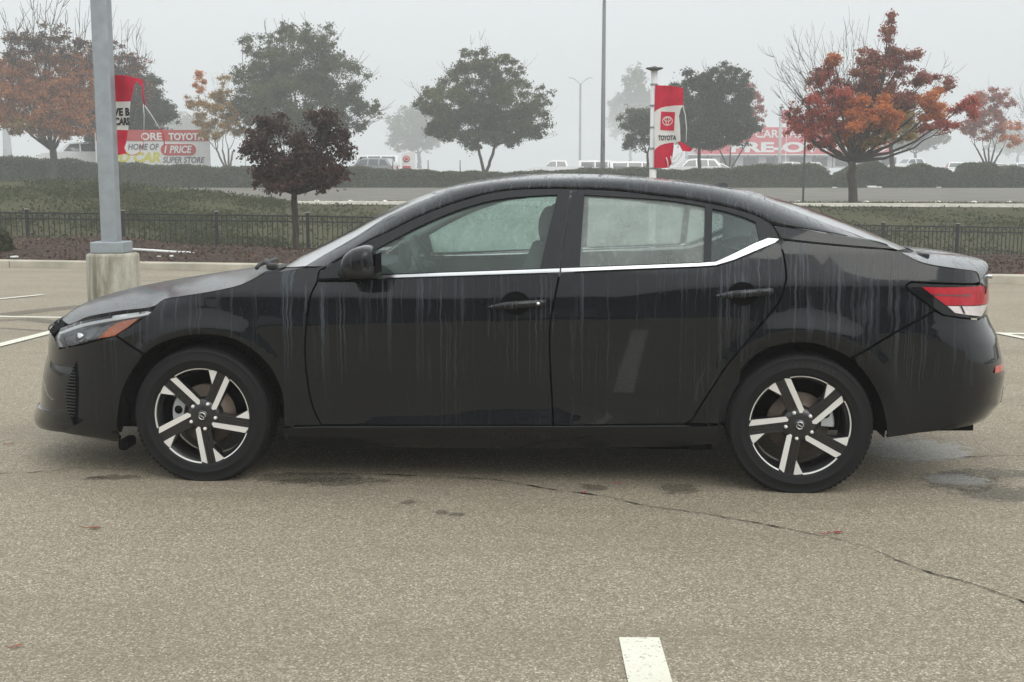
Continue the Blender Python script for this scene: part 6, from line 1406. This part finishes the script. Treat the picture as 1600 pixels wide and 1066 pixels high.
def vehicle(name, label, kind, paint, loc, rz, scale=1., group=None):
    prof, wins, axles, rw = PROF[kind]; t = thing(name, label, 'car' if kind in ('sedan', 'suv') else ('truck' if kind == 'truck' else 'van'), loc, rz, group); t.scale = (scale,) * 3
    belt_ = min(w[0][1] for w in wins) - .04; top = max(p[1] for p in prof); hw = .92
    wy = lambda z: hw - .24 * max(0, (z - belt_) / (top - belt_)) ** 1.2 - .05 * max(0, .55 - z)
    pr = clean(straight(prof + [prof[0]], .3)[:-1]); V, F = tri2d(pr, (), .28); mb = MB()
    for s in (-1, 1): mb.add([(x, s * wy(z), z) for x, z in V], [f if s < 0 else f[::-1] for f in F], 0, False)
    n = len(pr); mb.add([(x, -wy(z), z) for x, z in pr] + [(x, wy(z), z) for x, z in pr], [(i, i + n, (i + 1) % n + n, (i + 1) % n) for i in range(n)], 0, False); mb.build('body', paint, t)
    for s in (-1, 1):
        for w in wins:
            V, F = tri2d(clean(w), (), .25); mb = MB(); mb.add([(x, s * (wy(z) + .008), z) for x, z in V], [f if s < 0 else f[::-1] for f in F]); mb.build('window', M_WIN, t)
        for ax in axles:
            mb = MB(); mb.lathe([(0, -.1), (rw * .6, -.11), (rw * .66, -.1), (rw * .95, -.1), (rw, -.07), (rw, .1), (0, .1)], 20, 'y', 0, (ax, s * (hw - .06) if s > 0 else s * (hw - .06), rw)); mb.build('wheel', M_RUB, t)
    a0 = [p for p in prof if p[0] < 0 and p[1] > belt_ - .1]; a0.sort(key=lambda p: p[1]); p0, p1 = a0[0], a0[-1]
    for (q0, q1) in ((prof[3], prof[4]), ([p for p in prof if p[0] > .5 and p[1] > belt_][-1], [p for p in prof[::-1] if p[1] <= belt_ + .15 and p[0] > .5][-1] if kind != 'van' else (2.6, 1.3))):
        d_ = Vector((q1[0] - q0[0], 0, q1[1] - q0[1])); nrm = Vector((-d_.z, 0, d_.x)).normalized() * .012; nrm = nrm if (nrm.z > 0) else -nrm
        vs = []
        for u in (.1, .9):
            for s in (-1, 1): z = q0[1] + d_.z * u; vs.append(Vector((q0[0] + d_.x * u, s * (wy(z) - .10), z)) + nrm)
        mb = MB(); mb.add(vs, [(0, 1, 3, 2)]); mb.build('windscreen', M_WIN, t)
    for s in (-1, 1):
        mb = MB(); mb.bbox((prof[1][0] + .06, s * .68, prof[1][1] + .08), (.16, .34, .13), .03); mb.build('headlight', M_CHROME, t)
        mb = MB(); mb.bbox((prof[-2][0] - .03, s * .74, prof[-2][1] + .35), (.10, .20, .30), .03); mb.build('tail_light', M_RED, t)
    return t
def place(name, label, kind, paint, px, top_py, Y, rz, scale=1., grp='vehicles parked beyond the hedge'):
    Y *= FAR; v = at(px, top_py, Y); h = max(p[1] for p in PROF[kind][0]) * scale; return vehicle(name, label, kind, paint, (v.x, Y, v.z - h), R_(rz), scale, grp)
place('parked_truck', 'white pickup truck facing left beside the dealership board', 'truck', M_CARW, 128, 223, 67, 28, 1.15)
place('parked_car', 'grey SUV with dark windows just left of the roundel sign', 'suv', M_CARG, 577, 247, 72, -12)
place('parked_van', 'long white van behind the grey SUV', 'van', M_CARW, 585, 242.5, 92, 0)
place('parked_truck', 'white pickup with a crew cab above the front of the car roof', 'truck', M_CARW, 872, 251, 88, 4)
place('parked_van', 'white van directly behind the tall street lamp', 'van', M_CARW, 940, 251, 95, 180)
place('parked_van', 'white van left of the short flag pole', 'van', M_CARW, 992, 252.5, 88, 180)
place('parked_car', 'white SUV under the waving flag', 'suv', M_CARW, 1082, 248, 70, 5)
place('parked_car', 'low white sedan at the foot of the dome crowned tree', 'sedan', M_CARW, 1118, 254.5, 72, 180)
place('parked_car', 'white car before the left part of the pre-owned building', 'sedan', M_CARW, 1232, 253, 110, 8)
place('parked_car', 'white car before the middle of the pre-owned building', 'suv', M_CARW, 1272, 253.5, 118, 90)
place('parked_truck', 'white truck behind the gold leaved maple', 'truck', M_CARW, 1428, 247.5, 100, 15)
place('parked_car', 'white SUV above the gap in the shrubs', 'suv', M_CARW, 1494, 253, 92, 75)
place('parked_car', 'white car under the pale pink maple', 'sedan', M_CARW, 1560, 255, 95, 90)
place('parked_car', 'white SUV at the right edge beyond the shrubs', 'suv', M_CARW, 1597, 254, 95, 85)

# ================================================================== behind the photographer (seen only as reflections in the paint)
bb = thing('showroom', 'dark glazed showroom building standing behind the photographer', 'building', (0, -34, 0))
M_BRN = plain('showroom_wall', (.06, .055, .05), .8); mb = MB(); mb.bbox((4, -6, 2.6), (46, 12, 5.2), .05); mb.build('wall', M_BRN, bb)
mb = MB(); mb.bbox((4, .6, 5.35), (48, 2.4, .5), .05); mb.build('eave', M_BRN, bb)
for i in range(9):
    mb = MB(); mb.bbox((-15 + i * 4.6, .04, 2.2), (3.6, .06, 3.2), .02); mb.build('window', M_WIN, bb)
for i, (x, y, rz, k) in enumerate(((-7.2, -9.0, 88, 'suv'), (-1.2, -8.6, 92, 'suv'), (5.0, -9.0, 90, 'van'), (8.4, -8.8, 90, 'suv'))):
    vehicle('parked_car' if k != 'van' else 'parked_van', ['dark SUV behind the photographer, leftmost of its row', 'dark SUV behind the photographer, next to the gap', 'dark van behind the photographer', 'dark SUV behind the photographer beside the dark van'][i], k, M_CARD, (x, y, 0), R_(rz), 1.0, 'dark vehicles behind the photographer')
